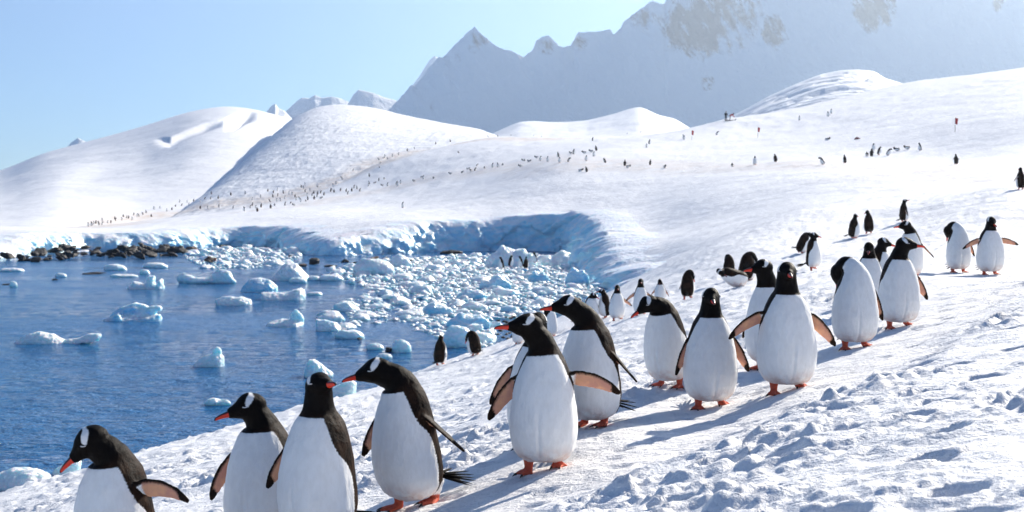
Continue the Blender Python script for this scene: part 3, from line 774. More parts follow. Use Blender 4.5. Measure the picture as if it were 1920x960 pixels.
            # web between the toes
            for a_, b_ in ((0, 1), (1, 2)):
                A0, B0, Cc = base, base + (tips[a_] - base) * .82, base + (tips[b_] - base) * .82
                rings = np.array([[A0 + (0, 0, .005), A0 + (.001, .0, -.006), A0 + (-.001, 0, -.006)], [B0 + (0, 0, .004), B0 + (0, 0, -.005), B0 + (0, .004, 0)], [(B0 + Cc) / 2 + (0, .008, .004), (B0 + Cc) / 2 + (0, .008, -.005), (B0 + Cc) / 2 + (0, .02, 0)], [Cc + (0, 0, .004), Cc + (0, 0, -.005), Cc + (0, .004, 0)]])
                q4 = np.array([[A0 + (0, 0, .006), A0 + (0, 0, -.006)], [B0 + (0, 0, .005), B0 + (0, 0, -.005)], [Cc + (0, 0, .005), Cc + (0, 0, -.005)]])
                b0 = len(S.V); S.V += [tuple(v) for v in q4.reshape(-1, 3)]; S.A += [(-.05, -.05, .05, 0)] * 6
                S.F += [(b0, b0 + 2, b0 + 4), (b0 + 1, b0 + 5, b0 + 3), (b0, b0 + 1, b0 + 3), (b0, b0 + 3, b0 + 2), (b0 + 2, b0 + 3, b0 + 5), (b0 + 2, b0 + 5, b0 + 4), (b0 + 4, b0 + 5, b0 + 1), (b0 + 4, b0 + 1, b0)]
            ft.append(base)
    # tail stump
    kb = int(np.argmin(np.abs(u - .15))); tb = C[kb] - Fs[kb] * db[kb] * .80
    td = (-Fs[kb] * .90 - T[kb] * .40); td /= np.linalg.norm(td)
    n = 8; t = np.linspace(0, 1, n); r1 = np.interp(t, [0, 1], [.05, .016]); q = np.linspace(0, 2 * np.pi, 18, endpoint=False)
    nz = np.cross(td, Xs[kb])
    rings = (tb + td * (t * .075)[:, None])[:, None] + Xs[kb] * (r1[:, None] * np.cos(q))[..., None] + nz * (r1[:, None] * .6 * np.sin(q))[..., None]
    A = np.full(rings.shape[:2] + (4,), -.05); A[..., 3] = 0
    S.loft(rings, A)
    meta.update(claws=claws, tail=(tb + td * .05, td, Xs[kb], nz))
    if p['lying']:
        Rm = rot((1, 0, 0), R_(p['lying'])); V = (np.array(S.V) - (0, 0, .27)) @ Rm.T
        V[:, 2] -= V[:, 2].min() + .02; off = ((np.array([[0, 0, 0]]) - (0, 0, .27)) @ Rm.T)
        zs = ((np.array(S.V) - (0, 0, .27)) @ Rm.T)[:, 2].min() + .02
        tr = lambda P: (np.asarray(P) - (0, 0, .27)) @ Rm.T - np.array([0, 0, zs])
        S.V = [tuple(v) for v in V]
        meta['H'] = tr(meta['H'])
        for k in ('hf', 'hx', 'hz'): meta[k] = Rm @ meta[k]
        tt = meta['tail']; meta['tail'] = (tr(tt[0]), Rm @ tt[1], Rm @ tt[2], Rm @ tt[3])
    return S, meta

def remeshed(S, voxel, smooth_it=3, fac=0.5, ruffle=0.0, names=('wht', 'pnk', 'org', 'headness')):
    """one continuous skin over the joined source volumes, carrying their marks"""
    me0 = bpy.data.meshes.new('src'); me0.from_pydata(S.V, [], S.F); me0.update()
    o = bpy.data.objects.new('src', me0); COL.objects.link(o)
    r = o.modifiers.new('r', 'REMESH'); r.mode = 'VOXEL'; r.voxel_size = voxel; r.adaptivity = 0
    if smooth_it:
        s = o.modifiers.new('s', 'SMOOTH'); s.iterations = smooth_it; s.factor = fac
    dg = bpy.context.evaluated_depsgraph_get(); dg.update()
    me = bpy.data.meshes.new_from_object(o.evaluated_get(dg))
    bpy.data.objects.remove(o); bpy.data.meshes.remove(me0)
    if names:
        bvh = BVHTree.FromPolygons(S.V, S.F); A = np.array(S.A); Vs = np.array(S.V); Fa = np.array(S.F)
        n = len(me.vertices); co = np.empty(n * 3, np.float32); me.vertices.foreach_get('co', co); co = co.reshape(-1, 3)
        fi = np.empty(n, np.int64); hit = np.empty((n, 3)); fn = bvh.find_nearest
        for i, c in enumerate(co.tolist()):
            l, _, k, _ = fn(c); fi[i] = k; hit[i] = l
        tri = Fa[fi]; d = np.linalg.norm(Vs[tri] - hit[:, None], axis=2); w = 1 / (d + 1e-4) ; w /= w.sum(1)[:, None]
        val = (A[tri] * w[..., None]).sum(1)
        for k, nm in enumerate(names):
            at = me.attributes.new(nm, 'FLOAT', 'POINT'); at.data.foreach_set('value', val[:, k].astype(np.float32))
        if ruffle:
            nr = np.empty(n * 3, np.float32); me.vertices.foreach_get('normal', nr); nr = nr.reshape(-1, 3)
            q = co * np.array([1, 1, .45]) + ruffle * 1.37
            amp = .0035 + .005 * np.clip((.12 - co[:, 2]) / .08, 0, 1) * (val[:, 2] < 0)
            amp = amp * np.where(np.maximum(val[:, 1], val[:, 2]) > -.02, .25, 1)
            dsp = fbm3(q * 34, 3, 77) * amp
            cx = co[:, 0] - .012 * math.sin(ruffle * 2.3) - .02 * (co[:, 2] - .15) * math.cos(ruffle)
            dsp -= .007 * np.exp(-(cx / .0075) ** 2) * (co[:, 1] < -.06) * np.clip((.33 - co[:, 2]) / .12, 0, 1) * np.clip((co[:, 2] - .05) / .05, 0, 1)
            co = co + nr * dsp[:, None]; me.vertices.foreach_set('co', co.astype(np.float32).ravel()); me.update()
    me.polygons.foreach_set('use_smooth', np.ones(len(me.polygons), bool))
    me.materials.clear()
    return me

def beak_mesh():
    n, m = 14, 16; t = np.linspace(0, 1, n); q = np.linspace(0, 2 * np.pi, m, endpoint=False)
    L = .072
    w = np.interp(t, [0, .3, .7, .92, 1], [.0145, .0115, .0085, .0055, .002]); hgt = np.interp(t, [0, .3, .7, .92, 1], [.0165, .0125, .0095, .0065, .002])
    zo = -.0165 - .010 * t - .006 * t ** 4
    V = np.stack([np.stack([w[i] * np.cos(q), 0 * q - (.08 + L * t[i]), zo[i] + hgt[i] * np.sin(q)], -1) for i in range(n)]).reshape(-1, 3)
    red = np.stack([np.minimum(.50 - np.sin(q) , (.93 - t[i]) * 6) for i in range(n)]).ravel()
    F = []
    for i in range(n - 1):
        for j in range(m):
            a, c = i * m + j, i * m + (j + 1) % m; F.append((a, c, c + m, a + m))
    me = mesh_np('beak', V, F, True, {'red': red}); me.materials.append(M['beak']); return me
BEAK = beak_mesh()
def ball(name, r, mat, seg=10):
    V, F = [], []
    for i in range(seg + 1):
        for j in range(seg):
            a, b = math.pi * i / seg, 2 * math.pi * j / seg
            V.append((r * math.sin(a) * math.cos(b), r * math.sin(a) * math.sin(b), r * math.cos(a)))
    for i in range(seg):
        for j in range(seg): F.append((i * seg + j, (i + 1) * seg + j, (i + 1) * seg + (j + 1) % seg, i * seg + (j + 1) % seg))
    me = mesh_np(name, V, F); me.materials.append(mat); return me
EYE = ball('eye', .0068, M['eye'])
def torus_mesh(name, R, r, mat, n=16, m=6):
    V = [((R + r * math.cos(b)) * math.cos(a), (R + r * math.cos(b)) * math.sin(a), r * math.sin(b)) for a in np.linspace(0, 2 * np.pi, n, endpoint=False) for b in np.linspace(0, 2 * np.pi, m, endpoint=False)]
    F = [(i * m + j, ((i + 1) % n) * m + j, ((i + 1) % n) * m + (j + 1) % m, i * m + (j + 1) % m) for i in range(n) for j in range(m)]
    me = mesh_np(name, V, F); me.materials.append(mat); return me
RING = torus_mesh('eye_ring', .0086, .0022, M['eyering'])
def claw_mesh():
    n, m = 5, 6; V, F = [], []
    for i in range(n):
        t = i / (n - 1)
        for j in range(m):
            a = 2 * math.pi * j / m; r = .0058 * (1 - t) + .0008
            V.append((r * math.cos(a), -(.026 * t) + .006, r * math.sin(a) - .010 * t * t))
    for i in range(n - 1):
        for j in range(m): F.append((i * m + j, i * m + (j + 1) % m, (i + 1) * m + (j + 1) % m, (i + 1) * m + j))
    me = mesh_np('claw', V, F); me.materials.append(M['black']); return me
CLAW = claw_mesh()
def tail_mesh(tl):
    V, F = [], []; b, d, x, z = tl; r = random.Random(3)
    for k in range(9):
        f = (k - 4) / 4; a = f * 0.62
        dd = d * math.cos(a) + x * math.sin(a) * .75 + z * (.10 * (k % 3 - 1) + .05 * f); dd /= np.linalg.norm(dd)
        sd = np.cross(dd, z); sd /= np.linalg.norm(sd); L = .215 - .05 * abs(f) + r.uniform(-.01, .01); i0 = len(V)
        zn = np.cross(sd, dd); o = z * (.004 * (k % 3))
        for t, w in ((0, .012), (.5, .0125), (.85, .008), (1, .001)):
            c = b + o + dd * L * t
            V += [c + sd * w, c + zn * w * .35, c - sd * w, c - zn * w * .35]
        for i in range(3):
            for j in range(4): F.append((i0 + i * 4 + j, i0 + i * 4 + (j + 1) % 4, i0 + i * 4 + 4 + (j + 1) % 4, i0 + i * 4 + 4 + j))
        F.append((i0 + 3, i0 + 2, i0 + 1, i0))
    me = mesh_np('tail', V, F, False); me.materials.append(M['tail']); return me

def basis(x, y, z, loc):
    m = Matrix.Identity(4)
    for i, a in enumerate((x, y, z)):
        for k in range(3): m[k][i] = a[k]
    for k in range(3): m[k][3] = loc[k]
    return m

def penguin(label, px, py, hpx, yaw, group=None, voxel=.0052, detail=2, d=None, scale=None, **kw):
    """stand a penguin on the ground seen at photograph pixel (px, py), hpx pixels tall"""
    p = dict(POSE); p.update(kw)
    if 'fat' not in kw: p['fat'] = 1.0 + .055 * math.sin(px * .37)
    g = ground_hit(px, py) if d is None else tuple(W(px, py, d))
    if d is not None: g = (g[0], g[1], float(land_z(np.array([g[0]]), np.array([g[1]]))[0]))
    x, y, z = g
    rz = R_(yaw) + math.atan2(-x, y) * 0.0
    # nominal height, before the ground under each foot is known
    p['th'] = p['th'] + (.09 if 'th' in kw and p['preen'] is None else 0)
    S, meta = penguin_src(p); Vs = np.array(S.V); H0 = Vs[:, 2].max()
    s = scale if scale else hpx * y / FPX / H0
    if not p['lying']:
        c, sn = math.cos(rz), math.sin(rz); gz = []
        for fx, fy in p['feet']:
            wx, wy = x + s * (c * fx - sn * fy), y + s * (sn * fx + c * fy)
            gz.append(float(np.clip((land_z(np.array([wx]), np.array([wy]))[0] - z) / s, -.035, .035)))
        p['gz'] = tuple(gz); S, meta = penguin_src(p)
    root = empty('penguin', (x, y, z - .004), rz, s)
    tag(root, label, 'penguin', group)
    body = put('body', remeshed(S, voxel / s, 3 if voxel < .009 else 1, .5, (1.0 + x * 3.7) if voxel < .009 else 0.0), M['plumage'], root)
    H, hf, hx, hz = (meta[k] for k in ('H', 'hf', 'hx', 'hz'))
    def hp_(a, f, up_): return H + hx * a + hf * f + hz * up_
    bk = put('beak', BEAK, None, root); bk.matrix_local = basis(hx, -hf, hz, H)
    if detail >= 1:
        for sd in (-1, 1):
            e = put('eye', EYE, None, root); pos = hp_(sd * .0478, .022, .006)
            e.matrix_local = basis(hx, hf, hz, pos)
            if detail >= 2:
                nrm = hx * sd * .93 + hf * .36; nrm /= np.linalg.norm(nrm); bx = np.cross(hz, nrm); bx /= np.linalg.norm(bx)
                rg = put('eye_ring', RING, None, e)
                rg.matrix_local = basis(bx, np.cross(nrm, bx), nrm, nrm * .0035); 
                # ring is expressed in the eye's own axes
                Mx = basis(hx, hf, hz, (0, 0, 0)).inverted(); rg.matrix_local = Mx @ rg.matrix_local
        if not p['lying'] and detail >= 2:
            for c, dd in meta['claws']:
                cl = put('claw', CLAW, None, root); cl.matrix_local = basis(np.array([-dd[1], dd[0], 0]), -dd, (0, 0, 1), c)
    if p['tail']: put('tail', tail_mesh(meta['tail']), None, root)
    return root
# ------------------------------------------------------------------ the near penguins, left to right
LINE = 'penguins walking in line down the snow path'
penguin('leftmost penguin, hunched, beak pointing down left, one flipper held out to the right', 228, 1118, 328, -30, LINE, lean=7, nl=.14, nt=34, hy=-46, hp=-34, fl=(8, 0, 0, 0), fr=(106, 0, 75, 40), th=1.02)
penguin('penguin facing left in front of the water, second from the left', 496, 1032, 300, -15, LINE, lean=4, nl=.145, nt=22, hy=-58, hp=-8, fl=(44, -8, 45, 22), fr=(10, 10, 0, 0), th=1.04)
penguin('penguin with head turned to the right, third from the left, cut by the frame', 600, 1020, 325, -38, LINE, lean=2, nl=.165, nt=4, hy=72, hp=20, fl=(38, -22, 35, 14), fr=(8, 6, 0, 0), th=1.08)
penguin('striding penguin looking left with splayed tail feathers, fourth from the left', 775, 950, 284, -48, LINE, lean=9, nl=.16, nt=42, hy=-40, hp=-6, fl=(38, -24, 40, 14), fr=(34, 30, 40, 5), feet=((-.066, -.05), (.066, .045)), th=1.04)
penguin('penguin in mid picture with stretched neck, beak left, both flippers spread', 1020, 880, 296, -8, LINE, lean=3, nl=.19, nt=24, hy=-70, hp=8, fl=(48, 0, 75, 14), fr=(92, 0, 75, 34), th=1.06, feet=((-.07, -.03), (.062, -.01)))
penguin('penguin almost hidden behind the spread-flippered one, its flipper showing left', 1008, 838, 256, -10, LINE, lean=3, nl=.17, nt=10, hy=10, hp=0, fl=(46, 0, 75, 14), fr=(12, 0, 0, 0))
penguin('tall penguin looking left with a fanned tail at right, behind the mid one', 1112, 798, 248, -42, LINE, fat=1.04, lean=6, nl=.185, nt=34, hy=-40, hp=4, fl=(12, 0, 10, 0), fr=(26, 30, 35, 0), th=1.0)
penguin('hunched penguin with lowered beak pointing left, behind the front-facing one', 1256, 720, 170, -30, LINE, lean=16, nl=.14, nt=52, hy=-42, hp=-24, fl=(8, 0, 0, 0), fr=(12, 8, 0, 0), th=1.0)
penguin('penguin standing square to the camera with flippers hanging open', 1331, 763, 226, 4, LINE, lean=3, nl=.16, nt=4, hy=-4, hp=0, fl=(30, 0, 55, 8), fr=(38, 0, 55, 8), th=1.10)
penguin('penguin looking left, half hidden behind the bulky front-facing one', 1440, 690, 206, -36, LINE, lean=2, nl=.18, nt=12, hy=-30, hp=4, fl=(26, 0, 20, 4), fr=(12, 0, 0, 0))
penguin('bulky front-facing penguin with its flipper raised to the left', 1474, 733, 244, 5, LINE, lean=2, nl=.165, nt=4, hy=-6, hp=4, fl=(72, 0, 65, 26), fr=(56, 0, 60, 20), th=1.10, fat=1.06)
penguin('preening penguin with its head tucked behind the shoulder, right of centre', 1603, 652, 172, 2, LINE, lean=0, preen=((-.045, .05, .075), (-.085, .115, .02)), hy=170, hp=-50, fl=(14, 0, 20, 0), fr=(24, 0, 45, 0), th=1.34, fat=1.03)
penguin('penguin with beak pointing right and one flipper held open', 1684, 613, 170, 8, LINE, lean=3, nl=.165, nt=16, hy=70, hp=4, fl=(12, 0, 10, 0), fr=(40, 0, 55, 6), th=1.06)
BEHIND = 'penguins following behind in the line'
penguin('penguin peering at the camera over the preening one', 1630, 582, 130, -14, BEHIND, voxel=.008, lean=4, nl=.15, nt=12, hy=-4, hp=-14)
penguin('dark-headed penguin turned away behind the peering one', 1647, 560, 116, 60, BEHIND, voxel=.008, lean=4, nl=.15, nt=12, hy=20, hp=-8)
penguin('penguin looking left above the right-facing one', 1708, 521, 108, -25, BEHIND, voxel=.007, lean=4, nl=.15, nt=26, hy=-55, hp=2, fr=(42, 18, 20, 0))
penguin('preening penguin beside the open-winged one at far right', 1797, 511, 96, 4, BEHIND, voxel=.007, lean=0, preen=((-.045, .05, .07), (-.085, .11, .02)), hy=170, hp=-50, fl=(10, 0, 20, 0), fr=(28, 0, 30, 0), th=1.34)
penguin('penguin with both flippers spread wide at far right', 1856, 515, 110, 4, BEHIND, voxel=.007, lean=3, nl=.155, nt=6, hy=6, hp=-14, fl=(74, 0, 70, 16), fr=(82, 0, 70, 6))
MIDS = 'penguins resting on the snow plain behind the line'
MV = dict(voxel=.011, detail=1)
penguin('penguin standing with its white belly to the right, bent companion beside it', 1524, 505, 70, 62, MIDS, **MV, lean=2, nl=.15, nt=6, hy=0, hp=-5)
penguin('bent dark penguin left of the one with its belly to the right', 1501, 474, 40, 120, MIDS, **MV, lean=24, nl=.13, nt=70, hy=-20, hp=-50)
penguin('left one of two small penguins walking away up the slope', 1600, 447, 47, 110, MIDS, **MV, lean=6, nl=.17, nt=10, hy=20, hp=0)
penguin('right one of two small penguins walking away up the slope', 1629, 438, 44, 175, MIDS, **MV, lean=8, nl=.16, nt=20, hy=30, hp=-10)
penguin('small penguin with raised beak behind the left-looking one at right', 1695, 416, 43, 120, MIDS, **MV, lean=0, nl=.18, nt=10, hy=-30, hp=20, fr=(24, 0, 0, 0), fl=(24, 0, 0, 0))
penguin('dark penguin cut by the right picture edge', 1914, 355, 42, 190, MIDS, **MV, lean=2, nl=.16, nt=5, fl=(14, 0, 0, 0), fr=(44, 0, 0, 10))
penguin('penguin lying on its belly in the huddle of three', 1378, 536, 20, -60, MIDS, **MV, d=25.2, scale=1.0, lying=68, nl=.13, nt=10, hy=60, hp=-40, fl=(8, 0, 0, 0), fr=(8, 0, 0, 0))
penguin('curled dark penguin at the right of the huddle of three', 1399, 528, 46, 150, MIDS, **MV, lean=16, preen=((-.06, -.06, .05), (-.12, -.11, -.07)), hy=-40, hp=-70, fat=1.12, scale=1.0)
penguin('dark penguin at the left of the huddle of three', 1367, 524, 38, 170, MIDS, **MV, lean=12, preen=((.04, -.06, .06), (.07, -.12, -.02)), hy=30, hp=-60, scale=.9)
penguin('penguin seen from behind preening its side, right of the cove group', 1289, 560, 48, 165, MIDS, **MV, lean=6, preen=((-.05, -.03, .07), (-.10, -.05, .0)), hy=-60, hp=-60, fl=(12, 0, 0, 0), fr=(18, 0, 0, 0), scale=.92)
COVE = 'penguins gathered above the cove shore'
penguin('front-facing penguin of the cove group with a flipper out to the right', 1157, 600, 67, 6, COVE, **MV, lean=2, nl=.16, nt=4, hp=-4, fl=(20, 0, 50, 0), fr=(62, 0, 70, 12))
penguin('dark penguin in profile left of the front-facing one of the cove group', 1135, 596, 55, -110, COVE, **MV, lean=4, nl=.15, nt=20, hy=10)
penguin('plump preening penguin at the left of the cove group', 1108, 604, 56, 12, COVE, **MV, lean=4, nl=.11, nt=30, hy=60, hp=-20, fr=(34, 10, 20, 0), fat=1.08)
penguin('dark penguin behind the looking-left tall one, back turned', 1083, 606, 48, 150, COVE, **MV, lean=6, nl=.13, nt=20)
penguin('penguin of the cove group with both flippers spread', 1201, 591, 69, 4, COVE, **MV, lean=2, nl=.16, nt=4, hp=-2, fl=(60, 0, 70, 14), fr=(64, 0, 70, 20))
penguin('penguin looking down at the right of the cove group', 1238, 572, 50, -8, COVE, **MV, lean=5, nl=.13, nt=20, hy=-8, hp=-30, fr=(34, 0, 50, 0), fl=(40, 0, 50, 0))
penguin('penguin with lowered head between the two nearest left-looking ones', 1032, 632, 56, 14, COVE, **MV, lean=2, preen=((-.06, -.01, .06), (-.12, -.02, -.02)), hy=-120, hp=-50, th=1.25)
penguin('penguin mostly hidden behind the mid one above the shore', 972, 645, 50, -20, COVE, **MV, lean=2, nl=.15, nt=6)
SHORE = 'penguins at the waterline'
penguin('penguin seen from behind standing at the waterline', 825, 684, 56, 158, SHORE, **MV, lean=4, nl=.13, nt=14, fl=(16, 0, 0, 0), fr=(18, 0, 0, 0))
penguin('rounded dark penguin bending over at the waterline', 891, 666, 46, -150, SHORE, **MV, lean=16, preen=((.05, -.07, .05), (.10, -.13, -.07)), hy=40, hp=-60, fat=1.1)
# ------------------------------------------------------------------ floating ice
import bmesh
def sphere_src(S, c, r, n=14, m=20):
    th = np.linspace(.12, np.pi - .12, n); q = np.linspace(0, 2 * np.pi, m, endpoint=False)
    rings = np.stack([np.stack([c[0] + r[0] * math.sin(t) * np.cos(q), c[1] + r[1] * math.sin(t) * np.sin(q), 0 * q + c[2] + r[2] * math.cos(t)], -1) for t in th])
    S.loft(rings, np.zeros(rings.shape[:2] + (4,)))
def outline_src(S, pts, depth, yc=0.0, lean=0.0):
    """closed (x, z) outline with real thickness, tapering to front and back"""
    P = np.array(pts, float); cx, zb = P[:, 0].mean(), P[:, 1].min()
    rings = []
    for f, k in ((-1, .35), (-.75, .72), (-.3, .98), (.2, 1.0), (.65, .8), (1, .4)):
        x = cx + (P[:, 0] - cx) * (.5 + .5 * k); z = zb + (P[:, 1] - zb) * k
        rings.append(np.stack([x, np.full(len(P), yc + f * depth + 0) + lean * (z - zb), z], -1))
    S.loft(np.array(rings), np.zeros((6, len(P), 4)))
def displace(me, amp, freq, seed):
    n = len(me.vertices); co = np.empty(n * 3, np.float32); me.vertices.foreach_get('co', co); co = co.reshape(-1, 3)
    nr = np.empty(n * 3, np.float32); me.vertices.foreach_get('normal', nr); nr = nr.reshape(-1, 3)
    d = fbm3(co * freq + seed * 3.1, 4, seed) * 0.75 - np.abs(fbm3(co * freq * 2.3 + seed, 3, seed + 9)) * .6
    co += nr * (d * amp)[:, None]
    me.vertices.foreach_set('co', co.ravel().astype(np.float32)); me.update()
def iceberg(label, px, py, parts, mat='ice', name='iceberg', seed=1, thick=.75, group='ice floes drifting on the open water', cat='ice floe', voxdiv=42):
    """parts: ('s', dx, dz, rx, rz) ellipsoids or ('o', [(dx, dz) ...]) outlines, in photograph pixels about the waterline point"""
    d = CAM_Z * FPX / (py - HZ); k = d / FPX
    S = Src(); ext = 0
    for q in parts:
        if q[0] == 's':
            _, dx, dz, rx, rz = q[:5]; sphere_src(S, (dx * k, (q[5] if len(q) > 5 else 0) * k, dz * k), (rx * k, rx * k * thick, rz * k)); ext = max(ext, abs(dx) + rx)
        else:
            pts = [(a * k, b * k) for a, b in q[1]]; w = max(p[0] for p in pts) - min(p[0] for p in pts)
            outline_src(S, pts, w * .5 * thick, (q[2] if len(q) > 2 else 0) * k); ext = max(ext, w / k / 2)
    ext *= 2 * k
    me = remeshed(S, ext / voxdiv, 2, .5, 0.0, None); displace(me, ext * .045, 7.0 / ext, seed)
    o = put(name, me, M[mat], None, ((px - 960) / FPX * d, d, 0.0))
    return tag(o, label, cat, group)
iceberg('blue domed iceberg with a white shelf in front, on open water at left', 250, 600, [('o', [(-52, -6), (-45, 8), (-25, 26), (0, 34), (22, 28), (38, 12), (52, 4), (52, -6)], 12), ('o', [(12, 14), (30, 27), (52, 26), (54, 18), (30, 12)], 4), ('o', [(-52, -6), (-52, 3), (-35, 8), (-22, 17), (-14, 8), (20, 6), (54, 12), (54, -6)], -14)], 'blue_ice', seed=3, thick=.45)
iceberg('smooth domed floe with a long low tail, far left of the water', 75, 643, [('o', [(-56, -6), (-40, 6), (-18, 19), (0, 22), (25, 17), (48, 5), (50, -6)]), ('o', [(40, -5), (48, 6), (75, 12), (95, 18), (115, 18), (114, 9), (80, 2), (60, -5)])], seed=4, thick=.5)
iceberg('low pale green slab floe left of the flat wedge', 438, 571, [('o', [(-33, -5), (-33, 10), (-20, 15), (15, 15), (32, 9), (34, 0), (30, -5)])], seed=5)
iceberg('flat-topped wedge floe below the blue one', 531, 561, [('o', [(-40, -6), (-42, 13), (-20, 13), (15, 15), (32, 22), (41, 19), (41, -2), (20, -6)])], seed=6)
iceberg('smooth blue tilted floe left of the pyramid one', 485, 547, [('o', [(-38, -5), (-30, 8), (-18, 24), (0, 26), (22, 22), (35, 10), (36, -5)])], 'blue_ice', seed=7)
iceberg('pyramid-shaped iceberg near the far shore', 543, 525, [('o', [(-37, -5), (-28, 8), (-14, 28), (-4, 33), (14, 30), (24, 20), (36, 6), (38, -5)])], seed=8)
iceberg('floe with a knobbly peak at its right end', 533, 611, [('o', [(-38, -5), (-28, 7), (-5, 14), (30, 10), (37, 4), (36, -5)]), ('o', [(8, 4), (12, 22), (20, 33), (27, 28), (35, 22), (37, 6)])], seed=9)
iceberg('slanted slab floe at the edge of the brash ice', 615, 620, [('o', [(-24, -5), (-22, 22), (-5, 20), (15, 16), (24, 6), (24, -5)])], seed=10)
iceberg('floe with an upright ice pillar, lone on the water', 390, 686, [('o', [(-30, -5), (-22, 8), (-5, 20), (20, 24), (30, 18), (30, -5)]), ('o', [(8, 10), (10, 30), (16, 37), (24, 34), (26, 22), (28, 10)])], seed=11)
iceberg('tilted ridged floe above the third penguin', 596, 706, [('o', [(-26, -5), (-24, 18), (-16, 32), (-6, 33), (12, 20), (29, 6), (28, -5)])], seed=12)
iceberg('rounded floe beside the fourth penguin beak', 642, 742, [('o', [(-28, -5), (-20, 14), (0, 24), (18, 29), (26, 24), (26, -5)])], seed=13)
iceberg('small pale floe behind the second penguin', 407, 758, [('s', -6, 3, 18, 9), ('s', 12, 2, 14, 7)], seed=14)
iceberg('large snow-covered floe stranded at the lower left shore', 42, 912, [('o', [(-60, -8), (-55, 22), (-20, 34), (25, 34), (48, 22), (56, 4), (50, -8)])], seed=15, group='ice stranded at the near shore')
iceberg('tilted blue slab stranded behind the leftmost penguin', 128, 886, [('o', [(-34, -8), (-26, 6), (0, 20), (18, 27), (24, 20), (22, 6), (24, -8)])], seed=16, thick=.5, group='ice stranded at the near shore')
for i, (x, y, w, h, lb) in enumerate(((216, 507, 43, 12, 'small floe highest of the left drifting group'), (291, 502, 47, 10, 'long low floe right of the highest left one'), (232, 519, 54, 5, 'thin flat floe below the small high one'), (271, 514, 20, 9, 'tiny round floe between two flat ones'),
        (22, 509, 46, 7, 'thin floe at the left picture edge'), (25, 538, 15, 11, 'tiny round floe by the left picture edge'), (114, 519, 22, 7, 'little floe beside a wet rock at left'), (700, 514, 78, 30, 'bulky rounded floe right of the pyramid iceberg'),
        (590, 526, 30, 9, 'flat floe just right of the pyramid iceberg'), (620, 526, 48, 12, 'flat floe left of the bulky rounded one'), (558, 530, 34, 10, 'low floe under the pyramid iceberg'), (590, 553, 30, 6, 'thin floe right of the flat-topped wedge'),
        (752, 660, 38, 24, 'white floe leaning on a dark rock near the waterline birds'), (703, 655, 34, 12, 'small low floe left of the dark rock'), (655, 634, 56, 16, 'floe alone below the brash edge'), (860, 650, 60, 40, 'big white chunk right of the waterline penguin'), (720, 672, 30, 10, 'small floe above the fourth penguin head'))):
    iceberg(lb, x, y, [('s', 0, h * .25, w * .5, h * .75), ('s', -w * .2, h * .3, w * .25, h * .7), ('s', w * .22, h * .1, w * .3, h * .7)], seed=30 + i, voxdiv=26)
iceberg('cluster floe with a small arch, left of the brash ice', 278, 542, [('o', [(-38, -4), (-38, 6), (0, 8), (30, 6), (30, -4)]), ('o', [(-32, 8), (-28, 16), (-5, 10), (-2, 24), (12, 26), (14, 8), (20, 6), (24, 22), (28, 18), (28, 0)])], seed=17, thick=.5)
iceberg('long lumpy floe with twin humps below the boulder', 390, 531, [('s', -42, 6, 18, 12), ('s', -10, 4, 30, 8), ('s', 26, 8, 22, 18), ('s', 40, 3, 16, 8)], seed=18)
for i, (x, y, w, h, lb, mt) in enumerate(((880, 614, 84, 34, 'broad blue slab in the middle of the brash ice', 'blue_ice'), (812, 588, 84, 24, 'long smooth blue floe in the brash ice', 'blue_ice'), (960, 500, 96, 46, 'big bluish block at the cliff foot beside the cove penguins', 'ice'), (1050, 498, 84, 30, 'wide bluish block under the cliff at right', 'ice'),
        (1083, 532, 46, 36, 'shaded cubic block at the right cliff foot', 'blue_ice'), (930, 540, 60, 26, 'blue lump in the upper brash ice', 'blue_ice'), (885, 560, 56, 22, 'long blue hump left of the upper lump', 'blue_ice'), (745, 500, 60, 26, 'pale hump at the far brash edge', 'ice'), (1010, 528, 40, 24, 'small blue lump below the cliff blocks', 'blue_ice'))):
    iceberg(lb, x, y, [('o', [(-w * .5, -h * .2), (-w * .42, h * .35), (-w * .2, h * (.9 - .3 * (i % 2))), (w * .05, h * (.7 + .3 * (i % 2))), (w * .25, h * .75), (w * .4, h * .3), (w * .5, -h * .2)]), ('s', -w * .3, h * .1, w * .22, h * .5, -w * .2), ('s', w * .28, h * .15, w * .2, h * .45, -w * .25)], mt, seed=60 + i, voxdiv=34, group='large blocks among the brash ice', cat='ice block')

def hull_mesh(name, n, sc, seed, mat, sub=True, amp=.06):
    r = np.random.default_rng(seed); P = r.normal(size=(n, 3)); P /= np.linalg.norm(P, axis=1)[:, None]
    P *= r.uniform(.72, 1.0, (n, 1)); P *= np.array(sc); P[:, 2] = np.maximum(P[:, 2], -.35 * sc[2])
    bm = bmesh.new()
    for p in P: bm.verts.new(p)
    bmesh.ops.convex_hull(bm, input=bm.verts[:]); bmesh.ops.delete(bm, geom=[v for v in bm.verts if not v.link_faces], context='VERTS')
    bmesh.ops.triangulate(bm, faces=bm.faces[:])
    bm.verts.index_update()
    V = [tuple(v.co) for v in bm.verts]; F = [tuple(v.index for v in f.verts) for f in bm.faces]; bm.free()
    if not sub:
        return np.array(V), np.array(F)
    S = Src(); S.V, S.F = V, F; S.A = [(0, 0, 0, 0)] * len(V)
    me = remeshed(S, .085 if amp < .1 else .07, 2 if amp < .1 else 0, .5, 0.0, None); displace(me, amp, 2.2, seed); me.name = name
    me.materials.append(mat); return me
BR1 = [sea_pt(*p) for p in ((618, 507), (700, 492), (850, 480), (1000, 477), (1085, 484), (1128, 505), (1134, 535), (1104, 562), (1040, 594), (985, 620), (938, 644), (880, 655), (800, 626), (745, 606), (650, 618), (590, 598), (640, 568), (700, 545), (640, 526))]
BR2 = [sea_pt(*p) for p in ((340, 470), (400, 466), (470, 464), (545, 468), (562, 482), (525, 498), (450, 505), (380, 503), (350, 486))]
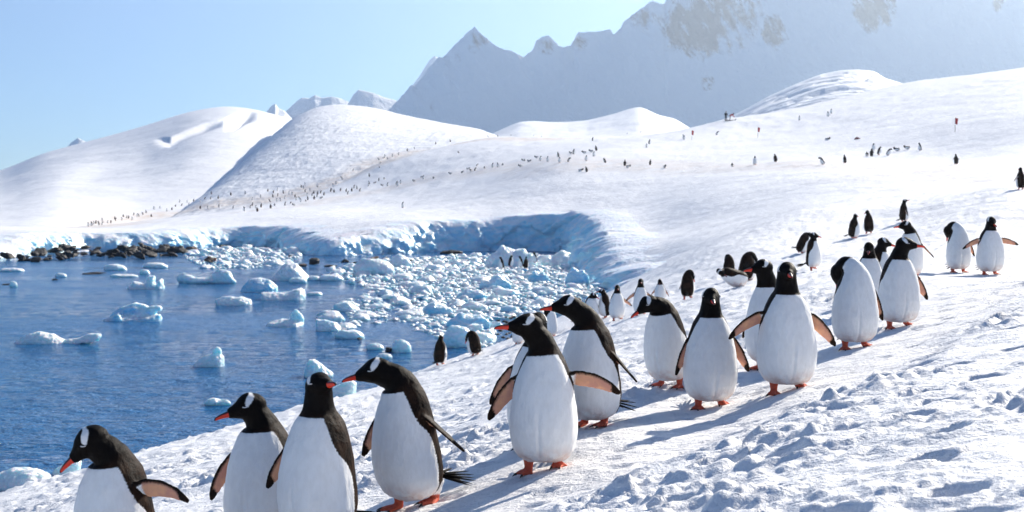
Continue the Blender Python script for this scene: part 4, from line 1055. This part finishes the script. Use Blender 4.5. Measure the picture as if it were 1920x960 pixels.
def clear_patch(q):
    px, py = q[:, 0] / q[:, 1] * FPX + 960, CAM_Z * FPX / q[:, 1] + HZ
    return q[~((px > 926) & (px < 1000) & (py > 598) & (py < 655))]
def build_brash():
    var = [hull_mesh('brash', 16 + 2 * (i % 4), (.5, .42 + .03 * (i % 3), (.15, .23, .12, .30)[i % 4]), 300 + i, M['ice'] if i % 3 else M['blue_ice']) for i in range(12)]
    cand = []
    for poly, n, smax in ((BR1, 2600, 1.55), (BR2, 520, 2.0)):
        P = np.array(poly); lo, hi = P.min(0), P.max(0); got = 0
        while got < n:
            q = rng.uniform(lo, hi, (4000, 2)); q = q[in_poly(q[:, 0], q[:, 1], P)][:n - got]; got += len(q)
            q = clear_patch(q)
            for x, y in q: cand.append((x, y, smax * (.16 + .84 * rng.random() ** 3.2)))
    cand.sort(key=lambda c: -c[2]); kept = []; cells = {}
    for x, y, s in cand:
        ok = True; cx, cy = int(x // 2), int(y // 2)
        for a in (-1, 0, 1):
            for b in (-1, 0, 1):
                for (X, Y, S_) in cells.get((cx + a, cy + b), ()):
                    if (X - x) ** 2 + (Y - y) ** 2 < (.40 * (S_ + s)) ** 2: ok = False; break
                if not ok: break
            if not ok: break
        if ok: kept.append((x, y, s)); cells.setdefault((cx, cy), []).append((x, y, s))
    kept.sort(key=lambda c: -c[2] / c[1])
    for i, (x, y, s) in enumerate(kept[:300]):
        o = put('brash_floe', var[int(rng.integers(12))], None, None, (x, y, -.05 * s + rng.uniform(-.03, .05) * s))
        o.rotation_euler = (rng.uniform(-.2, .2), rng.uniform(-.2, .2), rng.uniform(0, 6.28)); o.scale = (s * rng.uniform(.85, 1.25), s, s * rng.uniform(.8, 1.35))
        tag(o, 'small white floe packed among the brash ice of the cove', 'ice floe', 'brash ice floes packed in the cove')
    V, F = [], []; nv = 0; lows = [hull_mesh('l', 13, (.5, .45, .3), 500 + i, None, False) for i in range(10)]
    def add(x, y, s):
        nonlocal nv
        v, f = lows[int(rng.integers(10))]; a = rng.uniform(0, 6.28); c, sn = math.cos(a), math.sin(a)
        w = v * s * rng.uniform(.8, 1.25, 3); w = np.stack([c * w[:, 0] - sn * w[:, 1] + x, sn * w[:, 0] + c * w[:, 1] + y, w[:, 2] + rng.uniform(-.02, .06) * s], 1)
        V.append(w); F.append(f + nv); nv += len(v)
    for x, y, s in kept[300:]: add(x, y, s)
    for poly, n in ((BR1, 5200), (BR2, 900)):
        P = np.array(poly); lo, hi = P.min(0), P.max(0); got = 0
        while got < n:
            q = rng.uniform(lo, hi, (4000, 2)); q = q[in_poly(q[:, 0], q[:, 1], P)]
            pxs = q[:, 0] / q[:, 1] * FPX + 960
            q = q[(rng.random(len(q)) < .25 + .75 * sstep(640, 900, pxs))][:n - got] if poly is BR1 else q[:n - got]
            got += len(q)
            for x, y in clear_patch(q): add(x, y, rng.uniform(.10, .42))
    me = mesh_np('brash_rubble', np.concatenate(V), np.concatenate(F), False)
    tag(put('brash_rubble', me, M['ice']), 'fine white brash ice rubble covering the cove water', 'ice rubble', None, 'stuff')
build_brash()

# ------------------------------------------------------------------ rocks on the shore
ROCKV = [hull_mesh('rock', 14 + i, (.5, .45, .36), 700 + i, M['rock'], True, .20) for i in range(6)]
M['brown_rock'] = mat_rock('brown_rock', (0.06, 0.035, 0.025), (0.17, 0.10, 0.07))
def rock(label, px, py, w, h, group='dark rocks along the far shore', mat=None, z=0.0, i=0, d=None):
    d = d or CAM_Z * FPX / (py - HZ); k = d / FPX
    me = ROCKV[i % 6]
    if mat: me = me.copy(); me.materials.clear(); me.materials.append(M[mat])
    o = put('rock', me, None, None, ((px - 960) / FPX * d, d, z + h * k * .15)); o.scale = (w * k, w * k * .9, h * k * 1.35); o.rotation_euler = (0, 0, i * 1.7)
    return tag(o, label, 'rock', group)
for i, (x, y, w, h, lb, mt) in enumerate(((397, 492, 40, 24, 'brown rounded boulder among the brash ice', 'brown_rock'), (418, 466, 30, 13, 'dark flat rock above the brown boulder', None), (357, 468, 34, 16, 'brown rock at the end of the dark shore band', 'brown_rock'), (590, 496, 36, 26, 'black boulder under the ice cliff right of the pyramid floe', None),
        (565, 500, 26, 14, 'brown rock left of the black boulder', 'brown_rock'), (645, 492, 26, 12, 'low rock in the gap under the cliff', None), (700, 488, 44, 16, 'dark rock ledge under the ice cliff', 'brown_rock'), (722, 490, 24, 14, 'round rock at the end of the ledge', 'brown_rock'), (620, 500, 40, 10, 'low wet rocks below the cliff', None), (672, 496, 36, 12, 'black rock between the ledges', None),
        (775, 490, 26, 9, 'small rock at the brash edge under the cliff', None), (850, 476, 60, 14, 'dark rock undercut below the cliff middle', None), (1076, 474, 34, 14, 'dark rock at the right end of the cliff', None), (548, 474, 12, 10, 'little black rock beside the cliff', None), (545, 482, 18, 10, 'little dark rock below the cliff corner', None),
        (472, 478, 12, 8, 'tiny dark rock in the snow shelf', None), (730, 660, 30, 20, 'black wet rock under the white floe near the waterline', None), (674, 637, 14, 8, 'tiny black rock poking out of the water', None), (103, 526, 22, 8, 'dark wet rock awash at left', None), (180, 514, 60, 7, 'long low reef rock awash at left', None), (12, 534, 26, 6, 'low dark rock awash at the left edge', None))):
    rock(lb, x, y, w, h, 'single rocks on the cove shore', mt, 0.0, i)
for i in range(130):
    x = i / 129 * 375 - 36 + rng.uniform(-6, 6); t = rng.random()
    y = np.interp(x, [0, 170, 330], [492, 489, 481]) - t * np.interp(x, [0, 90, 170, 330], [34, 18, 26, 12]) + rng.uniform(-1, 2); y = max(y, 470)
    w = rng.uniform(12, 44); rock('dark rock of the low band along the left shore', x, y, w, w * rng.uniform(.3, .55), 'dark rocks along the left shore', None, t * .25, i).rotation_euler = (rng.uniform(-.5, .5), rng.uniform(-.5, .5), i)
for i in range(30):
    x, y = rng.uniform(932, 990), rng.uniform(600, 646); y = min(y, 648 - (x - 932) * .25)
    w = rng.uniform(8, 18); g = ground_hit(x, y)
    d = CAM_Z * FPX / (y - HZ); rock('dark stone of the pebble patch beside the bending penguin', x, y, w, w * .6, 'stones of the pebble patch', None, .10, i)

# ------------------------------------------------------------------ far penguins
def far_mesh(nm, **kw):
    p = dict(POSE); p.update(kw); S, _ = penguin_src(p); me = remeshed(S, .024, 1); me.name = nm; me.materials.append(M['plumage']); return me
FARV = [far_mesh('far_penguin_upright'), far_mesh('far_penguin_walking', lean=10, nt=30, hp=-10, fl=(30, 0, 0, 0), fr=(34, 0, 0, 0)), far_mesh('far_penguin_wings', fl=(50, 0, 60, 0), fr=(55, 0, 60, 0)), far_mesh('far_penguin_bent', lean=26, nt=60, hp=-50)]
LIE = far_mesh('far_penguin_lying', lying=74, nl=.14, nt=-50, hp=60)
def zoomlist(x0, y0, s, pts): return [(x0 + p[0] / s, y0 + p[1] / s, (p[2] if len(p) > 2 else 0)) for p in pts]
FAR_A = zoomlist(150, 330, 6, [(95,570),(130,562),(155,545),(178,537),(212,552),(245,550),(250,507),(312,532),(347,530),(392,490),(402,508),(472,500),(487,462),(525,475),(545,480),(605,445),(587,500),(643,457),(660,457),(708,435),(742,417),(802,460),(832,377),(900,370),(978,400),(1033,384),(1073,347),(1122,298),(1143,340),(1205,302),(1225,330),(1278,290),(1352,297),(1400,264),(1470,262),(1478,205),(1555,255),(1697,218),(1860,207),(1352,370),(1440,367),(1563,352),(1722,367),(1848,395)])
FAR_B = zoomlist(440, 300, 6, [(197,455),(293,425),(373,355),(435,370),(480,350),(430,420),(485,410),(547,378),(612,390),(648,393),(400,475),(475,470),(515,465),(565,440),(567,515),(200,515),(175,545),(235,545),(110,575),(255,582),(298,535),(405,545),(680,420),(692,455),(735,445),(742,475),(750,312),(790,285),(775,325),(793,362),(848,350),(815,405),(822,452),(870,408),(890,380),(895,445),(928,420),(932,390),(965,375),(1005,400),(970,435,1),(935,305,1),(450,515,1),(630,492,1),(665,512,1),(800,468,1),(1080,360),(1092,352),(1118,365),(1107,305),(1140,275),(1190,350),(1213,220),(1255,360),(1272,388),(1318,355),(1345,320),(1375,330),(1408,355),(1330,125),(1515,190),(1515,275),(1507,300),(1575,265,1),(1622,240),(1683,218,1),(1663,292,1),(1720,295),(1820,280),(1834,297),(1867,270),(1630,90,1),(1640,40,1)])
FAR_C = zoomlist(680, 230, 6, [(185,424),(250,387),(232,402,1),(278,417),(335,385),(403,365),(503,320),(585,297),(822,244),(988,217),(1410,164),(1520,157,1),(1668,147),(1080,340,1),(1810,432,1),(1870,442,1),(1775,497,1),(1575,482,1),(1520,502),(1460,507),(1370,515,1),(1260,542),(1288,487,1),(1220,547,1),(1183,527,1),(1118,567,1),(988,580,1),(797,629,1),(665,617,1),(683,640),(578,664,1)])
FAR_D = zoomlist(980, 220, 6, [(125,207),(215,219,1),(787,264),(828,377),(775,392,1),(800,442),(695,407,1),(573,417),(540,414,1),(400,450),(415,512),(510,502),(280,502),(198,492),(158,460,1),(20,492,1),(70,502,1),(715,492),(930,512),(650,609,1),(720,617),(1185,567,1),(1150,547),(1435,537),(1600,570,1),(1395,342),(1425,302),(1815,247),(1390,160),(1330,168,1),(1175,186,1)])
FAR_E = zoomlist(1280, 190, 6, [(15,432),(380,380),(1315,215),(1640,172),(1672,140),(560,735,1),(812,715),(1045,683),(1585,712),(1825,695),(1625,440,1)]) + zoomlist(1580, 190, 5.333, [(245,548,1),(290,552),(308,495),(360,535),(447,543),(545,498,1),(648,480,1),(775,494),(1135,630)])
FAR_F = [(755, 390, 0)]
kk = 0
def far_penguin(x, y, lying, label, group, h=None):
    global kk
    g = surface_hit(x, y)
    if g is None: return
    kk += 1
    me = LIE if lying else FARV[(0, 1, 0, 2, 0, 1, 3)[kk % 7]]
    o = put('penguin', me, None, None, (g[0], g[1], g[2] - .01)); s = rng.uniform(.9, 1.05) * (1.2 if 1380 < x else 1.0); o.scale = (s, s, s)
    o.rotation_euler = (0, 0, rng.uniform(0, 6.28)); tag(o, label, 'penguin', group)
for x, y, l in FAR_A: far_penguin(x, y, l, 'tiny distant penguin on the stained trail along the left shore', 'distant penguins on the left shore trail')
for x, y, l in FAR_B: far_penguin(x, y, l, 'tiny distant penguin lying flat in the crowd below the bumpy hill' if l else 'tiny distant penguin standing in the crowd below the bumpy hill', 'distant penguins lying below the bumpy hill' if l else 'distant penguins standing below the bumpy hill')
for x, y, l in FAR_C: far_penguin(x, y, l, 'tiny distant penguin lying flat right of the bumpy hill' if l else 'tiny distant penguin upright on the ridge trail right of the bumpy hill', 'distant penguins lying right of the bumpy hill' if l else 'distant penguins on the ridge trail')
for x, y, l in FAR_D: far_penguin(x, y, l, 'small distant penguin lying on the open snow in mid picture' if l else 'small distant penguin standing on the open snow in mid picture', 'distant penguins lying in mid picture' if l else 'distant penguins standing in mid picture')
for x, y, l in FAR_E: far_penguin(x, y, l, 'small penguin lying on the upper right snow field' if l else 'small penguin standing on the upper right snow field', 'penguins lying on the upper right snow' if l else 'penguins standing on the upper right snow')
far_penguin(755, 390, 0, 'lone small penguin on the bare snow above the ice cliff', None)
for x, y in ((941, 499), (957, 495), (977, 497), (986, 499), (1003, 487)):
    d = CAM_Z * FPX / (y + 15 - HZ); o = put('penguin', FARV[0], None, None, ((x - 960) / FPX * d, d, .30)); o.rotation_euler = (0, 0, rng.uniform(0, 6)); tag(o, 'small dark penguin standing on ice under the cliff', 'penguin', 'penguins on the ice under the cliff')

# ------------------------------------------------------------------ people, flags and bundles on the snow field
def tube_src(S, pts, rad, m=12):
    P = np.array(pts, float); T = np.gradient(P, axis=0); T /= np.linalg.norm(T, axis=1)[:, None]; q = np.linspace(0, 2 * np.pi, m, endpoint=False); rings = []
    for c, t, r in zip(P, T, rad):
        a = np.cross(t, (0, 1, .01)); a /= np.linalg.norm(a); b = np.cross(t, a); r = r if isinstance(r, tuple) else (r, r)
        rings.append(c + a * (r[0] * np.cos(q))[:, None] + b * (r[1] * np.sin(q))[:, None])
    S.loft(np.array(rings), np.zeros((len(P), m, 4)))
def person(label, g, top, legs, bend, rz):
    root = empty('person', (g[0], g[1], g[2] - .03), rz); tag(root, label, 'person')
    a = R_(bend); hip = np.array([0, 0, .88]); dr = np.array([0, -math.sin(a), math.cos(a)])
    sh = hip + dr * .52; hd = sh + dr * .10 + np.array([0, -.03, .13 * math.cos(a * .7)])
    S = Src(); tube_src(S, [hip - dr * .05, hip + dr * .2, hip + dr * .42, sh + dr * .04], [(.17, .13), (.18, .13), (.22, .14), (.12, .09)]); tube_src(S, [sh - dr * .05, sh + dr * .05, hd], [.09, .07, .06])
    sphere_src(S, hd, (.095, .11, .135))
    for s in (-1, 1):
        tube_src(S, [(s * .09, 0, .92), (s * .11, -.03, .5), (s * .12, .02, .1)], [.10, .075, .06]); tube_src(S, [(s * .12, .04, .05), (s * .12, -.06, .05), (s * .12, -.17, .04)], [.05, .055, .04])
        s0 = sh + np.array([s * .2, 0, -.03]); el = s0 + np.array([s * .08, -.05, -.27]); hn = el + np.array([-s * .05, -.20, -.12])
        tube_src(S, [s0, el, hn], [.075, .06, .045])
        for k in range(5):
            f = np.array([(k - 2) * .018, -.05, -.02]); tube_src(S, [hn, hn + f, hn + f * 1.8 + (0, 0, -.02)], [.014, .011, .009], 6)
    me = remeshed(S, .022, 2, .5, 0.0, None); me.materials.append(M[legs]); me.materials.append(M[top]); me.materials.append(M['skin']); me.materials.append(M['navy'])
    n = len(me.polygons); ct = np.empty(n * 3, np.float32); me.polygons.foreach_get('center', ct); ct = ct.reshape(-1, 3)
    t = (ct - hip) @ dr; hh = np.linalg.norm(ct - hd, axis=1)
    mi = np.where(t > -.02, 1, 0); mi = np.where((hh < .15) & (ct[:, 1] < hd[1] - .02) & (ct[:, 2] < hd[2] + .05), 2, np.where(hh < .16, 3, mi))
    me.polygons.foreach_set('material_index', mi.astype(np.int32)); put('body', me, None, root)
    return root
g = ground_hit(1361, 227)
person('person in dark clothes standing on the skyline of the snow field', g, 'navy', 'navy', 3, R_(20))
person('person in a red jacket bending down beside the dark-clothed one', (g[0] + .75, g[1] + .2, float(land_z(np.array([g[0] + .75]), np.array([g[1] + .2]))[0])), 'red', 'grey', 70, R_(80))
S = Src(); outline_src(S, [(-.95, 0), (-.9, .16), (.7, .16), (1.0, .34), (1.05, .28), (.8, 0)], .3); me = remeshed(S, .04, 1, .5, 0.0, None); me.materials.append(M['navy'])
gz = float(land_z(np.array([g[0] + .7]), np.array([g[1] - .6]))[0]); tag(put('sled', me, None, None, (g[0] + .7, g[1] - .6, gz - .02)), 'dark sled lying at the feet of the two people', 'sled')
def flag(label, px, py, h):
    g = ground_hit(px, py); root = empty('marker_flag', (g[0], g[1], g[2] - .02)); tag(root, label, 'flag', 'red marker flags on thin poles')
    S = Src(); tube_src(S, [(0, 0, 0), (0, 0, h * .5), (0, 0, h)], [.02, .018, .014], 8); me = bpy.data.meshes.new('pole'); me.from_pydata(S.V, [], S.F); put('pole', me, M['pole'], root)
    V, F = [], []
    for k, yy in enumerate((0, .012)):
        for i in range(7):
            for j in range(4): V.append((.02 + .30 * i / 6 * (1 - .1 * j), yy + .05 * math.sin(i * 1.1), h - .03 - .62 * j / 3 - .10 * i / 6))
    for k in range(2):
        for i in range(6):
            for j in range(3): a = k * 28 + i * 4 + j; F.append((a, a + 1, a + 5, a + 4))
    put('flag_cloth', mesh_np('flag_cloth', V, F), M['red'], root)
flag('red marker flag nearest, at upper right', 1791, 247, 1.5)
flag('red marker flag right of the people', 1421, 258, 1.5)
flag('red marker flag left of the people', 1297, 262, 1.4)
S = Src(); outline_src(S, [(-.42, 0), (-.3, .2), (-.05, .3), (.2, .22), (.4, .08), (.6, .03), (.6, 0)], .22); me = remeshed(S, .03, 1, .5, 0.0, None); displace(me, .05, 4, 5)
M['dark_red'] = mat_plain('dark_red_cloth', (0.20, 0.02, 0.03), .8); me.materials.append(M['dark_red'])
g = ground_hit(1608, 261); tag(put('cloth_bundle', me, None, None, (g[0], g[1], g[2] - .03)), 'dark red bundle lying on the upper right snow field', 'bundle')

# ------------------------------------------------------------------ air
def build_haze():
    x0, x1, y0, y1, z0, z1 = -2600, 2600, -600, 5200, -200, 820
    V = [(x, y, z) for z in (z0, z1) for y in (y0, y1) for x in (x0, x1)]
    F = [(0, 2, 3, 1), (4, 5, 7, 6), (0, 1, 5, 4), (2, 6, 7, 3), (0, 4, 6, 2), (1, 3, 7, 5)]
    me = mesh_np('haze', V, F, False)
    m = bpy.data.materials.new('haze_air'); m.use_nodes = True; nt = m.node_tree; nt.nodes.clear()
    out = nt.nodes.new('ShaderNodeOutputMaterial'); v = nt.nodes.new('ShaderNodeVolumePrincipled')
    v.inputs['Color'].default_value = (0.72, 0.85, 1.0, 1); v.inputs['Density'].default_value = HAZE; v.inputs['Anisotropy'].default_value = 0.68
    nt.links.new(v.outputs[0], out.inputs['Volume'])
    tag(put('haze', me, m), 'thin bright haze in the air', None, None, 'stuff')
HAZE = 1.25e-4
build_haze()
